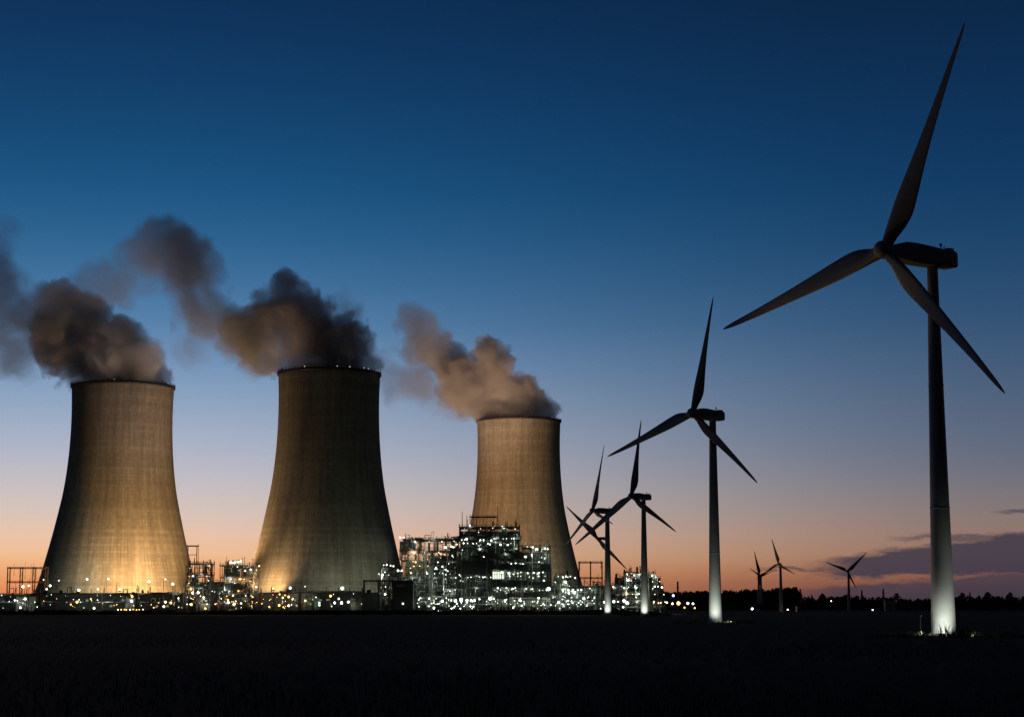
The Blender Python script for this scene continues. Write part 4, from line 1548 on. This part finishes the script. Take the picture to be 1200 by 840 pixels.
posts = [(24, 687, 'G', .95, 'lamp post with brightest cool lamp under the left gantry'), (31, 686, 'G', .7, 'lamp post with cool lamp, right of the brightest under the left gantry'),
         (48, 679, 'D', .6, 'dim lamp post at the left edge of the pale tower'), (56, 686, 'G', .85, 'lamp post with white lamp just inside the left edge of the pale tower'),
         (52, 690, 'G', .6, 'low lamp post at the shaded left corner of the pale tower'), (66, 680, 'D', .6, 'dim lamp post on the shaded side of the pale tower'),
         (99, 678.5, 'W', .8, 'tall white lamp post, left of the pale tower centre'), (15, 703, 'W', .55, 'low lamp post by the far left pipe rack'),
         (124, 678, 'Y', .6, 'warm lamp post at the pale tower centre'), (112, 690, 'Y', .55, 'low warm lamp post left of the pale tower centre'),
         (191, 678.5, 'Y', .5, 'small warm lamp post between the two right-hand lamps of the pale tower'), (152, 704, 'B', .95, 'bluish lamp post in front of the pale tower'),
         (88, 705, 'O', .9, 'orange lamp post low before the pale tower'), (198, 706, 'O', .85, 'orange lamp post low beside the right foot of the pale tower'),
         (222, 708, 'O', .9, 'orange lamp post low below the stepped unit'), (230, 694, 'Y', 1.0, 'strong warm lamp post right of the pale tower'),
         (272, 708, 'W', .8, 'white lamp post low before the dark block'), (336, 699, 'O', .8, 'orange lamp post at the dark tower left foot'),
         (385, 698, 'O', .85, 'lone orange lamp post before the dark tower'), (355, 687, 'D', .5, 'dim lamp post left of the dark tower centre'),
         (398, 706, 'W', 1.0, 'large white lamp post low before the dark tower'), (390, 706, 'W', .8, 'white lamp post left of the large low one'), (406, 705, 'G', .8, 'white lamp post right of the large low one'),
         (372, 706, 'D', .8, 'dim lamp post low before the dark tower'), (449, 696, 'Y', .7, 'warm lamp post under the low wide gantry'),
         (470, 707, 'W', .6, 'lamp post before the dark shed'), (516, 704, 'G', .95, 'lamp post with wide bright lamp before the orange-lit unit'),
         (538, 702, 'G', 1.25, 'biggest lamp post before the tall core'), (545, 703, 'G', .9, 'lamp post just right of the biggest one'), (572, 701, 'W', 1.15, 'bright lamp post between the tall core and the brightest block'),
         (607, 703, 'W', .8, 'lamp post before the brightest block'), (629, 701, 'W', .9, 'lamp post before the right half of the brightest block'), (671, 694, 'G', .95, 'tall bright lamp post before the low white-lamp unit'),
         (682, 701, 'W', .85, 'lamp post before the white-lamp unit'), (729, 703.5, 'W', .9, 'lamp post between the two near turbine masts'), (717, 704.5, 'W', .7, 'lamp post hard beside the left turbine mast'),
         (728, 711, 'W', .7, 'lowest lamp post between the two turbine masts')]
for i, (px, py, c, r, lab) in enumerate(posts):
    lamp_post(px, py, 1153 + (i % 4) * 4 if py > 693 else 1206, c, r, lab)
# orange lights beyond the right end of the plant
for px, py, c, r, lab in ((793, 706.5, 'O', 1.5, 'largest orange lamp post beyond the right end of the plant'), (804, 706.5, 'Y', 1.0, 'warm lamp post right of the largest orange one'),
                          (810, 707, 'W', .8, 'white lamp post at the end of the orange group'), (787, 697.5, 'B', .85, 'bluish lamp post above the orange group'), (786, 707, 'Y', .8, 'warm lamp post left of the largest orange one'),
                          (800, 711.5, 'O', .6, 'low orange lamp post under the orange group'), (812, 718, 'O', .6, 'lowest orange lamp post of the group')):
    lamp_post(px, min(py, 712), 1260, c, r, lab, grp='lamp posts beyond the plant')


def chimney(px, ytop, D, r, label, mat='steel'):
    t = thing('vent_stack', label, 'chimney', (X(px, D), D, 0), 0, 'slim vent stacks')
    H = Z(ytop, D)
    m = MB()
    m.lathe([(r * 1.3, 0), (r * 1.05, 2), (r, H * .6), (r * .85, H), (r * .6, H), (r * .6, H - 1)], n=16)
    m.build('stack', M[mat], t)
    m = MB()
    m.lathe([(r * 1.0, H * .8), (r * 2.0, H * .8), (r * 2.0, H * .8 + .25), (r * 1.0, H * .8 + .25)], n=16, cap=False)
    m.build('platform', M['dark'], t)


chimney(794.5, 681, 1300, .7, 'slim dark vent stack above the orange lamps')
chimney(722.5, 672, 1245, .9, 'slim vent stack on the left of the right end unit')
chimney(732, 667, 1245, .6, 'thin vent stack rising between the turbine masts')
chimney(747, 664, 1245, .8, 'vent stack touching the right turbine mast')
chimney(665, 668, 1230, .5, 'thin vent stack against the amber tower right foot')


def column_vessel(px, ytop, D, r, label, mat='cream'):
    t = thing('distillation_column', label, 'column', (X(px, D), D, 0), 0, 'tall process columns')
    H = Z(ytop, D)
    m = MB()
    m.lathe([(r, 0), (r, H - r * .6), (r * .85, H - r * .25), (r * .5, H - .05), (.05, H)], n=20)
    m.build('shell', M[mat], t)
    for f in (.35, .6, .85):
        m = MB()
        m.lathe([(r, H * f), (r + 1.1, H * f), (r + 1.1, H * f + .2), (r, H * f + .2)], n=16, cap=False)
        for j in range(12):
            a = 2 * math.pi * j / 12
            m.bar(((r + 1.05) * math.cos(a), (r + 1.05) * math.sin(a), H * f), ((r + 1.05) * math.cos(a), (r + 1.05) * math.sin(a), H * f + 1.2), .06, 4)
        m.lathe([(r + 1.0, H * f + 1.15), (r + 1.12, H * f + 1.15), (r + 1.12, H * f + 1.3), (r + 1.0, H * f + 1.3)], n=16, cap=False)
        m.build('platform', M['steel'], t)
    m = MB()
    m.path([(r + .6, -.3, 2), (r + .6, -.3, H + .6), (0, 0, H + .6), (0, 0, H - .2)], .22)
    m.build('overhead_pipe', M['galv'], t)


column_vessel(505, 652, 1222, 1.3, 'pale process column inside the orange-lit unit')
column_vessel(655, 676, 1178, 1.2, 'short pale column right of the brightest block')
column_vessel(700, 683, 1178, 1.4, 'squat pale column left of the left turbine mast', 'green')
column_vessel(762, 676, 1192, 1.3, 'pale column in the right end unit')
column_vessel(246, 676, 1210, 1.1, 'slim column right of the stepped unit', 'lag')


def tank(px, ytop, D, r, label, mat='cream'):
    t = thing('storage_tank', label, 'storage tank', (X(px, D), D, 0), 0, 'storage tanks along the plant front')
    H = Z(ytop, D)
    m = MB()
    m.lathe([(r, 0), (r, H), (r * .98, H + .1)], n=32)
    m.build('shell', M[mat], t)
    m = MB()
    m.lathe([(r * 1.02, H + .12), (r * .7, H + .55), (r * .3, H + .85), (.05, H + .9)], n=32)
    m.build('roof', M['steel'], t)
    m = MB()
    for j in range(24):
        a = 2 * math.pi * j / 24
        p = ((r - .1) * math.cos(a), (r - .1) * math.sin(a), H + .1)
        m.bar(p, (p[0], p[1], H + 1.3), .05, 4)
    m.lathe([(r - .12, H + 1.2), (r - .04, H + 1.2), (r - .04, H + 1.32), (r - .12, H + 1.32)], n=24, cap=False)
    m.build('railing', M['steel'], t)


tank(30, 699, 1172, 6, 'low pale tank below the left gantry')
tank(152, 701, 1170, 3.2, 'small pale tank before the pale tower, bluish lamp in front')
tank(238, 701, 1176, 4.5, 'low tank below the stepped unit', 'lag')
tank(365, 700, 1172, 5, 'low tank before the dark tower, left of the white lamps', 'green')
tank(418, 701, 1172, 4, 'low tank before the dark tower, right of the white lamps')

# long fence along the front of the plant
fz = thing('wire_fence', 'long wire fence along the front of the lit plant', 'fence', (0, 1149, 0))
x0, x1 = X(-40, 1149), X(782, 1149)
m = MB()
k = 160
for i in range(k + 1):
    xx = x0 + (x1 - x0) * i / k
    m.box(xx - .09, xx + .09, -.09, .09, 0, 4.6 + (.25 if i % 7 == 0 else 0))
m.build('posts', M['dark'], fz)['kind'] = 'stuff'
m = MB()
for zz in (1.2, 2.4, 3.4, 4.0, 4.5):
    m.box(x0, x1, -.04, .04, zz, zz + .09)
m.build('wires', M['dark'], fz)

# low orange marker lamps on the bank
for i, px in enumerate((139, 143, 146.5, 149, 153, 157, 160.5, 164, 168)):
    t = thing('marker_lamp', 'low orange marker lamp in a row on the bank before the pale tower', 'lamp', (X(px, 1134), 1133 - (i % 2), 1.7), 0, 'row of orange marker lamps')
    m = MB()
    m.bar((0, 0, 0), (0, 0, 1.0 + (i % 3) * .12), .09, 6)
    m.build('stake', M['dark'], t)
    lamp(t, 'O' if i % 4 else 'Y', 0, -.1, 1.25 + (i % 3) * .12, .42)


# ------------------------------------------------------------------ trees and far lights
def crown_mesh(m, x, y, z0, h, w, r_, conifer, n):
    for i in range(n):
        f = r_.random() ** (.8 if conifer else .6)
        if conifer:
            rad = w * .5 * (1 - f) ** .9 * r_.uniform(.4, 1.15) + .15
            zz = z0 + h * f
        else:
            prof = math.sin(math.pi * min(1, .12 + .88 * f)) ** .6
            rad = w * .5 * prof * math.sqrt(r_.random()) * 1.1
            zz = z0 + h * f
        a = r_.uniform(0, 6.28)
        c = Vector((x + rad * math.cos(a), y + rad * math.sin(a), zz))
        s = r_.uniform(.5, 1.25) * (w / 9 + .35)
        u = Vector((r_.uniform(-1, 1), r_.uniform(-1, 1), r_.uniform(-.7, .7))).normalized()
        v_ = u.orthogonal().normalized()
        i0 = len(m.v)
        m.v += [tuple(c + u * s), tuple(c + v_ * s * .7), tuple(c - u * s), tuple(c - v_ * s * .7)]
        m.f.append((i0, i0 + 1, i0 + 2, i0 + 3))
        m.s.append(False)


def woods(name, label, px0, px1, D, ytops, seed, n, conifer_share, mat):
    r_ = random.Random(seed)
    m = MB()
    for i in range(n):
        f = (i + r_.random()) / n
        px = px0 + (px1 - px0) * f
        dd = D + r_.uniform(0, 160)
        yt = ytops[0][1]
        for (a, ya), (b, yb) in zip(ytops, ytops[1:]):
            if a <= px <= b:
                yt = ya + (yb - ya) * (px - a) / (b - a)
        H = (Z(yt, D)) * r_.uniform(.72, 1.03)
        con = r_.random() < conifer_share
        w = H * (.28 if con else .55) * r_.uniform(.8, 1.2)
        x = X(px, D)
        m.bar((x, dd, 0), (x, dd, H * .9), .35, 5, .08)
        crown_mesh(m, x, dd, H * .06, H * .95, w, r_, con, 130 if con else 150)
    tag(m.build(name, mat), label, 'woods', None, 'stuff')


woods('woods', 'dense dark wood behind the distant turbines, ending abruptly at the right', 768, 946, 2450,
      [(768, 697), (790, 694), (830, 692), (880, 690.5), (946, 687.5)], 7, 330, .6, M['leaf2'])
woods('woods', 'lower wooded skyline right of the gap, behind the lone turbine', 952, 1230, 2700,
      [(952, 700), (965, 698), (980, 700), (1000, 696), (1030, 699), (1075, 701), (1100, 700), (1150, 698), (1230, 698)], 8, 330, .35, M['leaf'])
woods('woods', 'low scrub filling the far field edge on the right', 770, 1240, 2250,
      [(770, 707), (900, 706), (1000, 705), (1100, 705), (1240, 704)], 9, 260, .1, M['leaf'])

r_ = random.Random(77)
m = MB()
for i in range(420):
    px = r_.uniform(-40, 786)
    yy = 1131 + r_.uniform(0, 4)
    h = r_.uniform(.5, 1.5) * (1.7 if r_.random() < .08 else 1)
    x = X(px, 1133)
    for k in range(14):
        c = Vector((x + r_.gauss(0, h * .6), yy + r_.gauss(0, .6), 2.0 + h * r_.random()))
        u = Vector((r_.uniform(-1, 1), r_.uniform(-1, 1), r_.uniform(-1, 1))).normalized() * r_.uniform(.15, .45)
        v_ = u.orthogonal() * .6
        i0 = len(m.v)
        m.v += [tuple(c + u), tuple(c + v_), tuple(c - u), tuple(c - v_)]
        m.f.append((i0, i0 + 1, i0 + 2, i0 + 3))
        m.s.append(False)
tag(m.build('scrub', M['leaf']), 'rough scrub along the top of the earth bank', 'scrub', None, 'stuff')
m = MB()
for i in range(9000):
    yy = 60 + 420 * r_.random() ** 1.6
    x = r_.uniform(-.30, .30) * yy
    h = r_.uniform(.15, .5)
    for k in range(3):
        b = r_.uniform(0, 6.28)
        c, sn = math.cos(b), math.sin(b)
        i0 = len(m.v)
        m.v += [(x - sn * .03, yy + c * .03, -.35), (x + sn * .03, yy - c * .03, -.35), (x + c * h * .5, yy + sn * h * .5, h)]
        m.f.append((i0, i0 + 1, i0 + 2))
        m.s.append(True)
tag(m.build('field_grass', M['grass']), 'thin dark stubble over the near field', 'grass', None, 'stuff')

tree_spots = [(951.5, 696.5, 1, 'narrow tree standing alone at the right end of the dense wood'), (964, 696, 0, 'round-topped tree right of the gap in the woods'),
              (1010.5, 691, 1, 'pointed tree just right of the lone turbine'), (1035.5, 690, 1, 'tallest thin tree above the low woods, near a white lamp'),
              (1051, 695.5, 0, 'bushy tree left of the nearest turbine tower'), (1128, 695, 0, 'bushy tree just right of the nearest turbine tower'),
              (1137, 694, 1, 'pointed tree right of the nearest turbine tower'), (1158, 694, 0, 'broad tree rising above the far right woods'),
              (1184, 694.5, 0, 'broad tree by the right picture edge'), (775, 691, 0, 'rounded tree at the left end of the wood, by the plant')]
for i, (px, yt, con, lab) in enumerate(tree_spots):
    r_ = random.Random(300 + i)
    D = 2600 if px > 940 else 2400
    H = Z(yt, D)
    t = thing('conifer_tree' if con else 'broadleaf_tree', lab, 'tree', (X(px, D), D, 0), 0, 'trees on the far skyline')
    m = MB()
    m.bar((0, 0, 0), (0, 0, H * .9), .45, 6, .08)
    for k in range(6):
        a = r_.uniform(0, 6.28)
        z = H * r_.uniform(.3, .75)
        m.bar((0, 0, z), (math.cos(a) * H * .14, math.sin(a) * H * .14, z + H * .1), .14, 4, .04)
    m.build('trunk', M['bark'], t)
    m = MB()
    crown_mesh(m, 0, 0, H * .12, H * .9, H * (.24 if con else .55), r_, con, 220)
    m.build('crown', M['leaf2'] if con else M['leaf'], t)

for px, py, D, c, r, lab in ((880, 713, 1900, 'W', 1.35, 'brightest far lamp post at the foot of the dense wood'), (921.5, 715.3, 1800, 'Y', .8, 'far lamp post right of the taller small turbine'),
                             (973, 704, 2200, 'W', .8, 'far lamp post in the low woods left of the lone turbine'), (1021, 716, 1800, 'W', .7, 'far lamp post right of the lone turbine foot'),
                             (1038.5, 704.5, 2200, 'W', 1.0, 'far lamp post beside the pale farm shed')):
    lamp_post(px, min(py, 714), D, c, r, lab, grp='far lamp posts on the plain')


def farm_shed(px, ytop, D, w, lab, mat):
    t = thing('farm_shed', lab, 'shed', (X(px, D), D, 0), 0)
    H = Z(ytop, D)
    m = MB()
    m.box(-w / 2, w / 2, 0, 8, 0, H * .8)
    m.build('wall', M[mat], t)
    m = MB()
    b = len(m.v)
    m.v += [(-w / 2 - .4, -.4, H * .8 + .01), (w / 2 + .4, -.4, H * .8 + .01), (w / 2 + .4, 8.4, H * .8 + .01), (-w / 2 - .4, 8.4, H * .8 + .01), (-w / 2 - .4, 4, H), (w / 2 + .4, 4, H)]
    m.f += [(0, 1, 5, 4), (2, 3, 4, 5), (0, 4, 3), (1, 2, 5), (3, 2, 1, 0)]
    m.s += [False] * 5
    m.build('roof', M['steel'], t)
    m = MB()
    m.box(-1.2, 1.2, -.12, -.02, 0, H * .55)
    m.build('door', M['dark'], t)


farm_shed(936, 709, 1850, 3.5, 'tiny pale hut at the foot of the dense wood', 'cream')
farm_shed(1043, 701, 2190, 11, 'pale farm shed in the low woods beside a lamp', 'cream')
